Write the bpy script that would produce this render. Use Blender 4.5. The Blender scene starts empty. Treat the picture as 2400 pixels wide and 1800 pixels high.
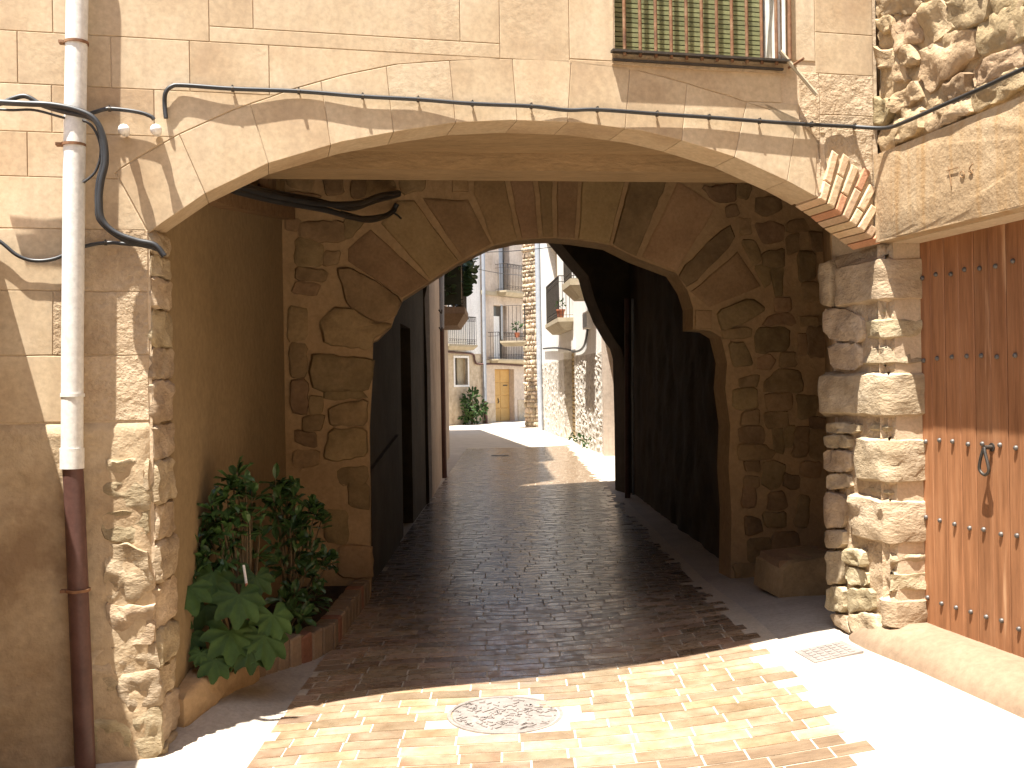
import bpy, bmesh, math, random
from mathutils import Vector, noise
random.seed(7)
sc = bpy.context.scene
C = sc.collection
# ------------------------------------------------------------------ camera
CAMZ, FPX, ROLL = 1.66, 2400.0, 0.016
cd = bpy.data.cameras.new('camera')
cd.sensor_width = 36.0; cd.lens = 36.0; cd.clip_start = 0.05; cd.clip_end = 1200
cam = bpy.data.objects.new('camera', cd); C.objects.link(cam)
cam.location = (0, 0, CAMZ); cam.rotation_euler = (math.pi / 2, ROLL, 0)
sc.camera = cam
# ------------------------------------------------------------------ sun, sky, exposure
ST = Vector((0.1925, 0.2548, -1.0)).normalized()          # direction the sunlight travels
sun = bpy.data.lights.new('sun', 'SUN'); sun.energy = 5.0; sun.angle = math.radians(0.53)
sun.color = (1.0, 0.955, 0.88)
so = bpy.data.objects.new('sun', sun); C.objects.link(so)
so.rotation_euler = ST.to_track_quat('-Z', 'Y').to_euler(); so.location = (-6, -8, 30)
w = bpy.data.worlds.new('World'); sc.world = w; w.use_nodes = True
nt = w.node_tree; nt.nodes.clear()
sky = nt.nodes.new('ShaderNodeTexSky'); sky.sky_type = 'NISHITA'; sky.sun_disc = False
sky.sun_elevation = math.asin(-ST.z); sky.sun_rotation = math.atan2(-ST.x, -ST.y)
sky.air_density = 1.0; sky.dust_density = 1.5; sky.ozone_density = 1.0
bg = nt.nodes.new('ShaderNodeBackground'); bg.inputs['Strength'].default_value = 0.09
wo = nt.nodes.new('ShaderNodeOutputWorld')
nt.links.new(sky.outputs[0], bg.inputs[0]); nt.links.new(bg.outputs[0], wo.inputs[0])
sc.view_settings.view_transform = 'Standard'; sc.view_settings.look = 'None'
sc.view_settings.exposure = 1.74; sc.view_settings.gamma = 1.0; sc.view_settings.use_curve_mapping = False
sc.render.engine = 'CYCLES'
sc.cycles.caustics_reflective = False; sc.cycles.caustics_refractive = False; sc.cycles.blur_glossy = 0.5
sc.cycles.max_bounces = 8; sc.cycles.diffuse_bounces = 5; sc.cycles.glossy_bounces = 4
sc.cycles.use_denoising = True

# ------------------------------------------------------------------ helpers
def ray(px, py):
    dx, dy = px - 1200, py - 900
    return Vector(((dx - ROLL * dy) / FPX, 1.0, -(dy + ROLL * dx) / FPX))
def P(px, py, d):
    return Vector((0, 0, CAMZ)) + ray(px, py) * d
class Frame:
    """upright plane: origin o (x, y), ex along the wall, en its outward normal"""
    def __init__(s, o, ex):
        e = Vector((ex[0], ex[1], 0)).normalized()
        s.o = Vector((o[0], o[1], 0)); s.ex = e; s.en = Vector((e.y, -e.x, 0))
    def pt(s, a, b, c=0.0):
        v = s.o + s.ex * a + s.en * c; v.z = b; return v
    def ab(s, px, py, c=0.0):
        r = ray(px, py); o = s.o + s.en * c
        t = o.dot(s.en) / (r.x * s.en.x + r.y * s.en.y)
        q = Vector((r.x * t, r.y * t, 0)) - o
        return (q.dot(s.ex), CAMZ + r.z * t)
    def poly(s, pts, c=0.0): return [s.ab(x, y, c) for x, y in pts]
def zp(pts, ox, oy, k): return [(ox + x * k, oy + y * k) for x, y in pts]
def lerp(a, b, t): return a + (b - a) * t
def sst(x, a, b):
    t = min(1, max(0, (x - a) / (b - a))); return t * t * (3 - 2 * t)
def nz(x, y, z=0.0): return noise.noise(Vector((x, y, z)))

def root_off(o):
    v = Vector((0, 0, 0))
    while o is not None: v += o.location; o = o.parent
    return v
def mk(name, verts, faces, mat, parent=None, smooth=None):
    off = root_off(parent)
    me = bpy.data.meshes.new(name)
    me.from_pydata([tuple(Vector(v) - off) for v in verts], [], faces)
    me.update()
    if mat is not None:
        me.materials.append(mat)
    if smooth is not None:
        me.polygons.foreach_set('use_smooth', [True] * len(me.polygons))
        if smooth < 180: me.set_sharp_from_angle(angle=math.radians(smooth))
    o = bpy.data.objects.new(name, me); C.objects.link(o)
    if parent is not None: o.parent = parent
    return o
def tag(o, label=None, cat=None, group=None, kind=None):
    if label: o['label'] = label
    if cat: o['category'] = cat
    if group: o['group'] = group
    if kind: o['kind'] = kind
    return o
def thing(name, label, cat, loc, group=None):
    o = bpy.data.objects.new(name, None); C.objects.link(o); o.location = loc
    o.empty_display_size = 0.2
    return tag(o, label, cat, group)
class MB:
    def __init__(s): s.v = []; s.f = []
    def add(s, vs, fs):
        n = len(s.v); s.v += [Vector(v) for v in vs]; s.f += [tuple(i + n for i in f) for f in fs]; return s
    def hexa(s, p):   # p: 8 points bottom 4 (ccw from above), top 4
        return s.add(p, [(3, 2, 1, 0), (4, 5, 6, 7), (0, 1, 5, 4), (1, 2, 6, 5), (2, 3, 7, 6), (3, 0, 4, 7)])
    def box(s, fr, a0, a1, b0, b1, c0, c1):   # c0 < c1 (c1 outward)
        q = [fr.pt(a0, b0, c1), fr.pt(a1, b0, c1), fr.pt(a1, b0, c0), fr.pt(a0, b0, c0)]
        t = [fr.pt(a0, b1, c1), fr.pt(a1, b1, c1), fr.pt(a1, b1, c0), fr.pt(a0, b1, c0)]
        return s.hexa(q + t)
    def tube(s, path, r, n=8, caps=True, r2=None):
        path = [Vector(p) for p in path]; m = len(path); rings = []
        up = Vector((0, 0, 1)); last = None
        for i, p in enumerate(path):
            d = (path[min(i + 1, m - 1)] - path[max(i - 1, 0)])
            d = d.normalized() if d.length > 1e-9 else Vector((0, 0, 1))
            x = last if last is not None else (up.cross(d) if abs(d.z) < 0.9 else Vector((1, 0, 0)))
            x = (x - d * x.dot(d)).normalized(); last = x; y = d.cross(x)
            rr = r if r2 is None else lerp(r, r2, i / max(1, m - 1))
            rings.append([p + (x * math.cos(t) + y * math.sin(t)) * rr for t in [2 * math.pi * k / n for k in range(n)]])
        vs = [v for q in rings for v in q]; fs = []
        for i in range(m - 1):
            for k in range(n):
                k2 = (k + 1) % n; fs.append((i * n + k, i * n + k2, (i + 1) * n + k2, (i + 1) * n + k))
        if caps: fs += [tuple(reversed(range(n))), tuple(range((m - 1) * n, m * n))]
        return s.add(vs, fs)
    def lathe(s, base, prof, n=16):   # prof [(r, z)] about a vertical axis at base
        base = Vector(base); vs = []; fs = []
        for r, z in prof:
            vs += [base + Vector((r * math.cos(2 * math.pi * k / n), r * math.sin(2 * math.pi * k / n), z)) for k in range(n)]
        for i in range(len(prof) - 1):
            for k in range(n):
                k2 = (k + 1) % n; fs.append((i * n + k, i * n + k2, (i + 1) * n + k2, (i + 1) * n + k))
        fs += [tuple(reversed(range(n))), tuple(range((len(prof) - 1) * n, len(prof) * n))]
        return s.add(vs, fs)
    def out(s, name, mat, parent=None, smooth=None): return mk(name, s.v, s.f, mat, parent, smooth)

def area2(p): return sum(p[i][0] * p[(i + 1) % len(p)][1] - p[(i + 1) % len(p)][0] * p[i][1] for i in range(len(p)))
def ccw(p): return list(p) if area2(p) > 0 else list(reversed(p))
def dedupe(p, e=0.004):
    q = []
    for v in p:
        if not q or math.dist(v, q[-1]) > e: q.append(v)
    while len(q) > 2 and math.dist(q[0], q[-1]) < e: q.pop()
    return q
def inset(p, d):
    n = len(p); out = []
    for i in range(n):
        a, b, c = p[i - 1], p[i], p[(i + 1) % n]
        e1 = (b[0] - a[0], b[1] - a[1]); e2 = (c[0] - b[0], c[1] - b[1])
        l1 = math.hypot(*e1) or 1; l2 = math.hypot(*e2) or 1
        n1 = (-e1[1] / l1, e1[0] / l1); n2 = (-e2[1] / l2, e2[0] / l2)
        m = (n1[0] + n2[0], n1[1] + n2[1]); k = max(0.35, (m[0] ** 2 + m[1] ** 2) / 2)
        out.append((b[0] + m[0] * d / k, b[1] + m[1] * d / k))
    return out
def chaikin(p, t=0.25):
    q = []
    for i in range(len(p)):
        a, b = p[i], p[(i + 1) % len(p)]
        q += [(lerp(a[0], b[0], t), lerp(a[1], b[1], t)), (lerp(a[0], b[0], 1 - t), lerp(a[1], b[1], 1 - t))]
    return q
def resample(p, step):
    q = []
    for i in range(len(p)):
        a, b = p[i], p[(i + 1) % len(p)]; L = math.dist(a, b); k = max(1, int(L / step))
        q += [(lerp(a[0], b[0], j / k), lerp(a[1], b[1], j / k)) for j in range(k)]
    return q
def plate(name, poly, fr, mat, parent, c=0.0, depth=0.03, ch=0.005, gap=0.0, wob=0.0):
    """a dressed or rendered block: flat face, chamfered edges, sides running back"""
    p = dedupe(ccw(poly))
    if len(p) < 3 or abs(area2(p)) < 2e-4: return None
    if gap: p = inset(p, gap)
    if wob:
        p = resample(p, 0.09)
        p = [(x + wob * nz(x * 13, y * 13, 1), y + wob * nz(x * 13, y * 13, 7)) for x, y in p]
    n = len(p); q = inset(p, ch)
    vs = [fr.pt(x, y, c - depth) for x, y in p] + [fr.pt(x, y, c - ch * 0.8) for x, y in p] + [fr.pt(x, y, c) for x, y in q]
    fs = []
    for i in range(n):
        j = (i + 1) % n
        fs += [(i, j, n + j, n + i), (n + i, n + j, 2 * n + j, 2 * n + i)]
    fs += [tuple(range(2 * n, 3 * n)), tuple(reversed(range(n)))]
    return mk(name, vs, fs, mat, parent)
def stone(name, poly, fr, mat, parent, proud=0.03, depth=0.05, rnd=1, amp=0.012, freq=9, step=0.05, rings=(1.0, 0.93, 0.72, 0.4), seed=0, gap=0.0, jit=0.008, rt=.16):
    """a rough stone: rounded wandering outline, bulging uneven face"""
    p = dedupe(ccw(poly))
    if gap: p = inset(p, gap)
    for _ in range(rnd): p = chaikin(p, rt)
    p = resample(p, step)
    p = [(x + jit * nz(x * 17, y * 17, seed), y + jit * nz(x * 17, y * 17, seed + 9)) for x, y in p]
    n = len(p); cx = sum(v[0] for v in p) / n; cy = sum(v[1] for v in p) / n
    vs = [fr.pt(x, y, -depth) for x, y in p]
    hh = {0: 0.25, 1: 0.8, 2: 1.0, 3: 1.0, 4: 1.0}
    for k, s in enumerate(rings):
        for x, y in p:
            X, Y = cx + (x - cx) * s, cy + (y - cy) * s
            h = proud * hh[k] + (amp * (nz(X * freq, Y * freq, seed) + 0.5 * nz(X * freq * 2.3, Y * freq * 3.1, seed + 5)) if k else 0)
            vs.append(fr.pt(X, Y, h))
    vs.append(fr.pt(cx, cy, proud + amp * nz(cx * freq, cy * freq, seed)))
    fs = []; m = len(rings)
    for k in range(m):
        for i in range(n):
            j = (i + 1) % n; fs.append((k * n + i, k * n + j, (k + 1) * n + j, (k + 1) * n + i))
    for i in range(n): fs.append((m * n + i, m * n + (i + 1) % n, (m + 1) * n))
    return mk(name, vs, fs, mat, parent, smooth=42)
def rough_face(name, fr, a0, a1, b0, b1, mat, parent, c=0.0, amp=.015, freq=6, step=.04, seed=0, b0f=None):
    """an uneven sheet of old mortar or render lying on a wall"""
    na, nb_ = max(2, int((a1 - a0) / step)), max(2, int((b1 - b0) / step)); vs = []
    for j in range(nb_ + 1):
        for i in range(na + 1):
            a = lerp(a0, a1, i / na); b = lerp(b0f(a) if b0f else b0, b1, j / nb_); e = 0 if i in (0, na) or j in (0, nb_) else 1
            h = amp * (nz(a * freq, b * freq, seed) + .6 * nz(a * freq * 2.7, b * freq * 2.7, seed + 3) + .35 * nz(a * freq * 6, b * freq * 6, seed + 7))
            vs.append(fr.pt(a, b, c + (h if e else -.02)))
    return mk(name, vs, [(j * (na + 1) + i, j * (na + 1) + i + 1, (j + 1) * (na + 1) + i + 1, (j + 1) * (na + 1) + i) for j in range(nb_) for i in range(na)], mat, parent, smooth=40)
def slab(name, poly, fr, mat, parent, c0, c1):
    """an n-gon on the frame run from depth c0 out to c1"""
    p = dedupe(ccw(poly), 1e-4); n = len(p)
    vs = [fr.pt(x, y, c0) for x, y in p] + [fr.pt(x, y, c1) for x, y in p]
    fs = [tuple(reversed(range(n))), tuple(range(n, 2 * n))] + [(i, (i + 1) % n, n + (i + 1) % n, n + i) for i in range(n)]
    return mk(name, vs, fs, mat, parent)
def prism(name, plan, z0, z1, mat, parent):
    p = ccw(plan); n = len(p)
    vs = [(x, y, z0) for x, y in p] + [(x, y, z1) for x, y in p]
    fs = [tuple(reversed(range(n))), tuple(range(n, 2 * n))] + [(i, (i + 1) % n, n + (i + 1) % n, n + i) for i in range(n)]
    return mk(name, vs, fs, mat, parent)
def spline(pts, k=6):
    pts = [Vector(p) for p in pts]; out = []
    for i in range(len(pts) - 1):
        p0 = pts[max(i - 1, 0)]; p1 = pts[i]; p2 = pts[i + 1]; p3 = pts[min(i + 2, len(pts) - 1)]
        for j in range(k):
            t = j / k
            out.append(0.5 * ((2 * p1) + (p2 - p0) * t + (2 * p0 - 5 * p1 + 4 * p2 - p3) * t * t + (3 * p1 - p0 - 3 * p2 + p3) * t ** 3))
    return out + [pts[-1]]

# ------------------------------------------------------------------ materials
def M(name, cols, scale=5.0, rough=0.85, bump=0.4, bscale=45.0, bdist=0.01, rnd=0.2, spec=0.3, stretch=(1, 1, 1), metal=0.0,
      rough_var=0.0, spots=None, patchy=False, streak=None, hue=0.0):
    m = bpy.data.materials.new(name); m.use_nodes = True; t = m.node_tree; N = t.nodes; L = t.links
    b = N['Principled BSDF']
    tc = N.new('ShaderNodeTexCoord'); oi = N.new('ShaderNodeObjectInfo')
    mp = N.new('ShaderNodeMapping'); mp.inputs['Scale'].default_value = stretch
    off = N.new('ShaderNodeVectorMath'); off.operation = 'SCALE'; off.inputs[0].default_value = (31, 17, 23)
    L.new(oi.outputs['Random'], off.inputs['Scale'])
    ad = N.new('ShaderNodeVectorMath'); L.new(tc.outputs['Object'], ad.inputs[0]); L.new(off.outputs[0], ad.inputs[1])
    L.new(ad.outputs[0], mp.inputs[0])
    def noi(s, d=6, r=0.6):
        n = N.new('ShaderNodeTexNoise'); n.inputs['Scale'].default_value = s; n.inputs['Detail'].default_value = d
        n.inputs['Roughness'].default_value = r; L.new(mp.outputs[0], n.inputs['Vector']); return n
    n1 = noi(scale)
    rp = N.new('ShaderNodeValToRGB'); L.new(n1.outputs['Fac'], rp.inputs[0])
    el = rp.color_ramp.elements
    while len(el) < len(cols): el.new(0.5)
    for i, c in enumerate(cols):
        el[i].position = 0.28 + 0.44 * i / max(1, len(cols) - 1); el[i].color = (*c, 1)
    col = rp.outputs[0]
    def mul(c, fac_out, lo, hi, src_lo=0.0, src_hi=1.0):
        mr = N.new('ShaderNodeMapRange'); mr.inputs[1].default_value = src_lo; mr.inputs[2].default_value = src_hi
        mr.inputs[3].default_value = lo; mr.inputs[4].default_value = hi; L.new(fac_out, mr.inputs[0])
        v = N.new('ShaderNodeVectorMath'); v.operation = 'SCALE'; L.new(c, v.inputs[0]); L.new(mr.outputs[0], v.inputs['Scale'])
        return v.outputs[0]
    if rnd: col = mul(col, oi.outputs['Random'], 1 - rnd, 1 + rnd)
    if hue:
        hs = N.new('ShaderNodeHueSaturation'); mr = N.new('ShaderNodeMapRange')
        wn = N.new('ShaderNodeTexWhiteNoise'); wn.noise_dimensions = '1D'; L.new(oi.outputs['Random'], wn.inputs['W'])
        mr.inputs[3].default_value = 0.5 - hue; mr.inputs[4].default_value = 0.5 + hue; L.new(wn.outputs['Value'], mr.inputs[0])
        L.new(mr.outputs[0], hs.inputs['Hue']); L.new(col, hs.inputs['Color']); col = hs.outputs[0]
    n2 = noi(bscale, 5, 0.65); n3 = noi(bscale * 0.22, 4, 0.55)
    col = mul(col, n2.outputs['Fac'], 0.86, 1.14, 0.3, 0.7)
    if spots:    # dirt with a shape of its own: (colour, scale, threshold)
        for sc_, thr, sp in spots:
            ns = noi(sc_, 5, 0.6); mr = N.new('ShaderNodeMapRange'); mr.inputs[1].default_value = thr; mr.inputs[2].default_value = thr + 0.07
            L.new(ns.outputs['Fac'], mr.inputs[0]); mx = N.new('ShaderNodeMix'); mx.data_type = 'RGBA'
            L.new(mr.outputs[0], mx.inputs['Factor']); L.new(col, mx.inputs['A']); mx.inputs['B'].default_value = (*sp, 1); col = mx.outputs['Result']
    if streak:   # vertical run marks
        sm = N.new('ShaderNodeMapping'); sm.inputs['Scale'].default_value = (9, 9, 0.7); L.new(tc.outputs['Object'], sm.inputs[0])
        ns = N.new('ShaderNodeTexNoise'); ns.inputs['Scale'].default_value = 1.6; ns.inputs['Detail'].default_value = 4; L.new(sm.outputs[0], ns.inputs['Vector'])
        mr = N.new('ShaderNodeMapRange'); mr.inputs[1].default_value = 0.5; mr.inputs[2].default_value = 0.72; mr.inputs[4].default_value = streak[1]
        L.new(ns.outputs['Fac'], mr.inputs[0]); mx = N.new('ShaderNodeMix'); mx.data_type = 'RGBA'
        L.new(mr.outputs[0], mx.inputs['Factor']); L.new(col, mx.inputs['A']); mx.inputs['B'].default_value = (*streak[0], 1); col = mx.outputs['Result']
    L.new(col, b.inputs['Base Color'])
    b.inputs['Roughness'].default_value = rough; b.inputs['Metallic'].default_value = metal
    b.inputs['Specular IOR Level'].default_value = spec
    if rough_var:
        mr = N.new('ShaderNodeMapRange'); mr.inputs[1].default_value = 0.35; mr.inputs[2].default_value = 0.65
        mr.inputs[3].default_value = rough - rough_var; mr.inputs[4].default_value = rough + rough_var
        nr = noi(scale * 2.2, 4); L.new(nr.outputs['Fac'], mr.inputs[0]); L.new(mr.outputs[0], b.inputs['Roughness'])
    if bump:
        m1 = N.new('ShaderNodeMath'); m1.operation = 'MULTIPLY_ADD'; m1.inputs[1].default_value = 0.5
        L.new(n2.outputs['Fac'], m1.inputs[0]); L.new(n3.outputs['Fac'], m1.inputs[2])
        h = m1.outputs[0]
        bp = N.new('ShaderNodeBump'); bp.inputs['Strength'].default_value = bump; bp.inputs['Distance'].default_value = bdist
        if patchy:
            npz = noi(1.7, 3); mr = N.new('ShaderNodeMapRange'); mr.inputs[1].default_value = 0.5; mr.inputs[2].default_value = 0.62
            mr.inputs[3].default_value = bump * 0.3; mr.inputs[4].default_value = min(1.0, bump * 1.8)
            L.new(npz.outputs['Fac'], mr.inputs[0]); L.new(mr.outputs[0], bp.inputs['Strength'])
        L.new(h, bp.inputs['Height']); L.new(bp.outputs[0], b.inputs['Normal'])
    return m
m_plaster = M('ochre_render', [(.37, .26, .155), (.49, .375, .24), (.56, .455, .315)], 1.6, bump=.22, bscale=38, bdist=.010, rnd=.05, patchy=True,
              spots=[(1.1, .66, (.41, .285, .175)), (2.6, .69, (.36, .25, .155))], streak=((.38, .275, .18), .38))
m_plaster_rough = M('crumbling_render', [(.39, .275, .165), (.485, .365, .235), (.55, .43, .295)], 4, bump=1.0, bscale=42, bdist=.028, rnd=.1)
m_joint = M('cream_joint', [(.50, .38, .25), (.57, .45, .31)], 8, bump=.6, bscale=60, bdist=.01, rnd=0)
m_old = M('stained_render', [(.34, .24, .14), (.44, .33, .205), (.51, .40, .265)], 2.5, bump=.8, bscale=22, bdist=.02, rnd=.1, spots=[(2.2, .62, (.28, .19, .11))])
m_stone = M('sandstone', [(.24, .175, .10), (.385, .30, .19), (.49, .40, .275)], 4, bump=.9, bscale=34, bdist=.02, rnd=.16, hue=.012, stretch=(1, 1, 1.8))
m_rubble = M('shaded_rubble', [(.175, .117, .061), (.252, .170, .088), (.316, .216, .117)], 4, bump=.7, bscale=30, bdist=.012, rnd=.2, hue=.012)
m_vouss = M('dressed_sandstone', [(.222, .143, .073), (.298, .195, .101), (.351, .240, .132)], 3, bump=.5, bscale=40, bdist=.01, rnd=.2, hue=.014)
m_mortar = M('lime_mortar', [(.328, .220, .115), (.421, .290, .158)], 5, bump=.7, bscale=28, bdist=.014, rnd=0)
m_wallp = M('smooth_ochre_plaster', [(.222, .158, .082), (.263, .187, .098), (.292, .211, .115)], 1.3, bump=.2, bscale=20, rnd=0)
m_ceil = M('beam_plaster', [(.269, .185, .097), (.363, .252, .137)], 2, bump=.5, bscale=16, bdist=.015, rnd=0, stretch=(1, 4, 4))
m_brick = M('old_brick', [(.50, .34, .20), (.56, .40, .25), (.58, .44, .29)], 6, bump=.7, bscale=50, bdist=.01, rnd=.14, hue=.008)
m_redbrick = M('red_brick', [(.46, .22, .12), (.52, .28, .16)], 6, bump=.7, bscale=50, bdist=.01, rnd=.1)
m_lintel = M('lintel_stone', [(.33, .225, .12), (.405, .29, .17), (.45, .34, .21)], 2.5, bump=.8, bscale=55, bdist=.01, rnd=0, streak=((.36, .21, .08), .75))
m_door = M('door_wood', [(.17, .073, .031), (.265, .118, .052), (.335, .165, .08)], 3, rough=.6, bump=.35, bscale=14, bdist=.004, rnd=.12, stretch=(7, 7, .5), spots=[(1.5, .66, (.42, .24, .13))])
m_iron = M('wrought_iron', [(.05, .045, .04), (.09, .075, .06)], 12, rough=.55, bump=.3, rnd=.05, metal=.6)
m_nail = M('iron_nail', [(.10, .09, .085), (.16, .145, .13)], 12, rough=.5, bump=.2, rnd=.1, metal=.5)
m_rust = M('rusted_iron', [(.10, .05, .03), (.20, .10, .05), (.27, .17, .10)], 14, rough=.8, bump=.4, rnd=.1)
m_white_pipe = M('white_pvc', [(.60, .59, .55), (.70, .69, .65)], 3, rough=.45, bump=.05, rnd=0, spots=[(3, .68, (.5, .46, .40))])
m_brown_pipe = M('brown_iron_pipe', [(.075, .035, .028), (.12, .06, .048)], 6, rough=.45, bump=.15, rnd=0, spots=[(5, .66, (.2, .1, .06))])
m_black = M('black_cable', [(.016, .016, .017), (.03, .03, .03)], 8, rough=.45, bump=.05, rnd=0, spec=.5)
m_porcelain = M('white_porcelain', [(.72, .71, .68), (.78, .77, .74)], 8, rough=.2, bump=0, rnd=0, spec=.6)
m_tile = M('terracotta_tile', [(.20, .122, .068), (.28, .195, .122), (.36, .272, .187)], 5, rough=.30, bump=.15, bscale=18, bdist=.006, rnd=.36, rough_var=.12, spec=.5, hue=.010)
m_joint_floor = M('pale_floor_mortar', [(.44, .38, .29), (.54, .47, .37)], 6, bump=.5, rnd=0, rough=.8)
m_concrete = M('pale_concrete', [(.34, .295, .24), (.42, .37, .305), (.47, .42, .35)], 2.5, bump=.5, bscale=40, rnd=0, rough=.8)
m_cover = M('cast_iron_cover', [(.22, .19, .17), (.30, .265, .24)], 10, rough=.55, bump=.3, rnd=0, metal=.2)
m_slat = M('green_shutter_slat', [(.16, .17, .075), (.22, .22, .11)], 5, rough=.6, bump=.1, rnd=.15)
m_dark = M('dark_interior', [(.02, .018, .015), (.03, .027, .022)], 3, bump=0, rnd=0)
m_soil = M('dark_soil', [(.03, .022, .015), (.06, .045, .03)], 20, bump=1, bscale=60, bdist=.02, rnd=0)
m_leaf = M('glossy_leaf', [(.030, .065, .018), (.055, .11, .03)], 6, rough=.38, bump=.1, bscale=30, rnd=.25, spec=.5)
m_leaf2 = M('palmate_leaf', [(.03, .062, .016), (.05, .095, .026)], 6, rough=.6, bump=.15, bscale=24, rnd=.3, spec=.2)
m_bark = M('stem_bark', [(.09, .065, .035), (.15, .11, .06)], 20, bump=.4, rnd=.1)
m_white = M('white_limewash', [(.74, .72, .68), (.82, .80, .76)], 2, bump=.2, bscale=20, rnd=0, streak=((.52, .47, .40), .3))
m_farplaster = M('weathered_far_render', [(.40, .31, .235), (.52, .43, .345), (.58, .49, .40)], 1.3, bump=.3, bscale=10, rnd=.05, streak=((.38, .29, .22), .4))
m_farstone = M('far_rubble_render', [(.33, .245, .16), (.46, .37, .26), (.54, .45, .33)], 3.5, bump=.8, bscale=9, bdist=.04, rnd=.1)
m_stucco = M('coarse_stucco', [(.38, .33, .27), (.56, .51, .44), (.64, .60, .53)], 6, bump=1, bscale=6, bdist=.12, rnd=.05)
m_yellow = M('ochre_painted_door', [(.46, .27, .085), (.53, .33, .115)], 3, rough=.6, bump=.1, rnd=.05)
m_grey = M('grey_zinc', [(.27, .29, .32), (.36, .38, .41)], 4, rough=.5, bump=.1, rnd=.05)
m_slab = M('balcony_slab', [(.36, .30, .20), (.46, .39, .28)], 4, bump=.4, rnd=.05)
m_terra = M('terracotta', [(.36, .12, .06), (.44, .16, .085)], 6, rough=.8, bump=.2, rnd=.1)
m_glassdark = M('dim_window_glass', [(.08, .075, .065), (.12, .11, .095)], 3, rough=.12, bump=0, rnd=0, spec=.6)
m_tan = M('tan_shutter', [(.42, .31, .16), (.50, .38, .21)], 3, rough=.6, bump=.1, rnd=.05)
m_roof = M('roof_tiles', [(.28, .14, .08), (.38, .21, .12)], 6, bump=.6, rnd=.1)
m_wood = M('old_timber', [(.16, .09, .042), (.25, .155, .075)], 4, bump=.6, bscale=12, bdist=.01, rnd=.1, stretch=(1, 5, 5))
m_lightstep = M('limewashed_step', [(.20, .135, .085), (.27, .19, .125)], 3, bump=.5, bscale=25, rnd=0)
m_wallstone = M('golden_wall_stone', [(.24, .165, .09), (.33, .24, .135), (.41, .31, .19)], 4, bump=.9, bscale=34, bdist=.02, rnd=.2, hue=.012)
m_oldmark = M('cut_stone_mark', [(.22, .13, .06), (.28, .17, .085)], 8, bump=0, rnd=0)
m_kerb = M('worn_kerb_brick', [(.23, .165, .105), (.30, .22, .145)], 5, bump=.6, rnd=.2)
m_kerb_red = M('worn_red_kerb_brick', [(.27, .12, .07), (.32, .155, .095)], 5, bump=.6, rnd=.15)
m_screen = M('dark_trellis', [(.022, .026, .014), (.04, .042, .024)], 9, bump=.2, rnd=0)
m_flower = M('white_petal', [(.75, .72, .72), (.8, .78, .78)], 6, bump=0, rnd=0)

# ------------------------------------------------------------------ ground
def g(x, y):
    f = 1 - 0.75 * sst(y, 6.3, 8.6)
    r = 0.047 * max(0.0, x + 0.1) ** 2
    r = min(r, 0.19)
    l = -0.045 * sst(-x, 0.5, 1.6) * (1 - sst(y, 6, 8))
    l += 0.10 * sst(-x, 1.15, 1.6) * sst(y, 4.72, 5.0) * (1 - sst(y, 6, 7.2))
    far = 0.002 * max(0, y - 17) * sst(x, 0.5, 2.5)
    return r * f + l + far + 0.004 * nz(x * 1.3, y * 1.3, 3)
xs = [-300, -80, -30, -12, -6, -4] + [-3 + .25 * i for i in range(25)] + [4, 6, 12, 30, 80, 300]
ys = [-300, -80, -30, -10, -4, -1] + [i * .4 for i in range(0, 66)] + [28, 32, 38, 44, 55, 80, 150, 400]
vs = [(x, y, g(x, y)) for y in ys for x in xs]; nx = len(xs)
fs = [(j * nx + i, j * nx + i + 1, (j + 1) * nx + i + 1, (j + 1) * nx + i) for j in range(len(ys) - 1) for i in range(nx - 1)]
tag(mk('ground', vs, fs, m_concrete, smooth=180), kind='structure')

# street paving: a bed of pale mortar and long terracotta tiles in rows
XL, XR = -1.2, 1.38
def xl(y): return XL - 0.02 * nz(y * 0.9, 4) if y < 14 else lerp(XL, -1.15, 0.5)
bv = []; bf = []; bys = [3.2 + .4 * i for i in range(60)]; bxs = [XL + (XR + .16 - XL) * i / 12 for i in range(13)]
for y in bys:
    for x in bxs: bv.append((x, y, g(x, y) + .0085))
for j in range(len(bys) - 1):
    for i in range(12): bf.append((j * 13 + i, j * 13 + i + 1, (j + 1) * 13 + i + 1, (j + 1) * 13 + i))
paving = tag(mk('street_paving', bv, bf, m_joint_floor, smooth=180), kind='structure')
tl, th, ja = .262, .118, math.radians(4)
tiles = []
y = 3.3; row = 0
rr = random.Random(3)
while y < 26.5:
    x = XL + 0.01 - rr.random() * tl * 0.9
    xe = XR + .12 * (rr.random() - .6)
    while x < xe - .02:
        L_ = tl * rr.choice([1, 1, 1, .72, 1.12])
        a, b = max(x, XL), min(x + L_ - .010, xe + .05)
        if b - a > .05:
            cx_ = (a + b) / 2
            if not (math.hypot(cx_ + 0.06, y + .06 + math.tan(ja) * cx_ - 5.11) < 0.30): tiles.append((a, b, y, y + th - .011))
        x += L_
    y += th; row += 1
def tile_geo(t):
    a, b, y0, y1 = t; q = []; s = math.tan(ja)
    h = .0118 + .0012 * rr.random(); tx = (rr.random() - .5) * .0012
    xsn = [a, (a + b) / 2, b]
    for yy in (y0, y1):
        for k, x_ in enumerate(xsn):
            Y = yy + s * x_; q.append((x_, Y, g(x_, Y) + h + tx * (k - 1)))
    lo = [(v[0], v[1], v[2] - .012) for v in q]
    n = 6
    return q + lo, [(0, 1, 4, 3), (1, 2, 5, 4), (6, 7, 1, 0), (7, 8, 2, 1), (8, 11, 5, 2), (11, 10, 4, 5), (10, 9, 3, 4), (9, 6, 0, 3)]
vis = [t for t in tiles if t[2] > 4.3]
for t in vis[:300]:
    v, f = tile_geo(t); mk('paving_tile', v, f, m_tile, paving)
rest = MB()
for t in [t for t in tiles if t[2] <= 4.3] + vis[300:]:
    v, f = tile_geo(t); rest.add(v, f)
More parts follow.
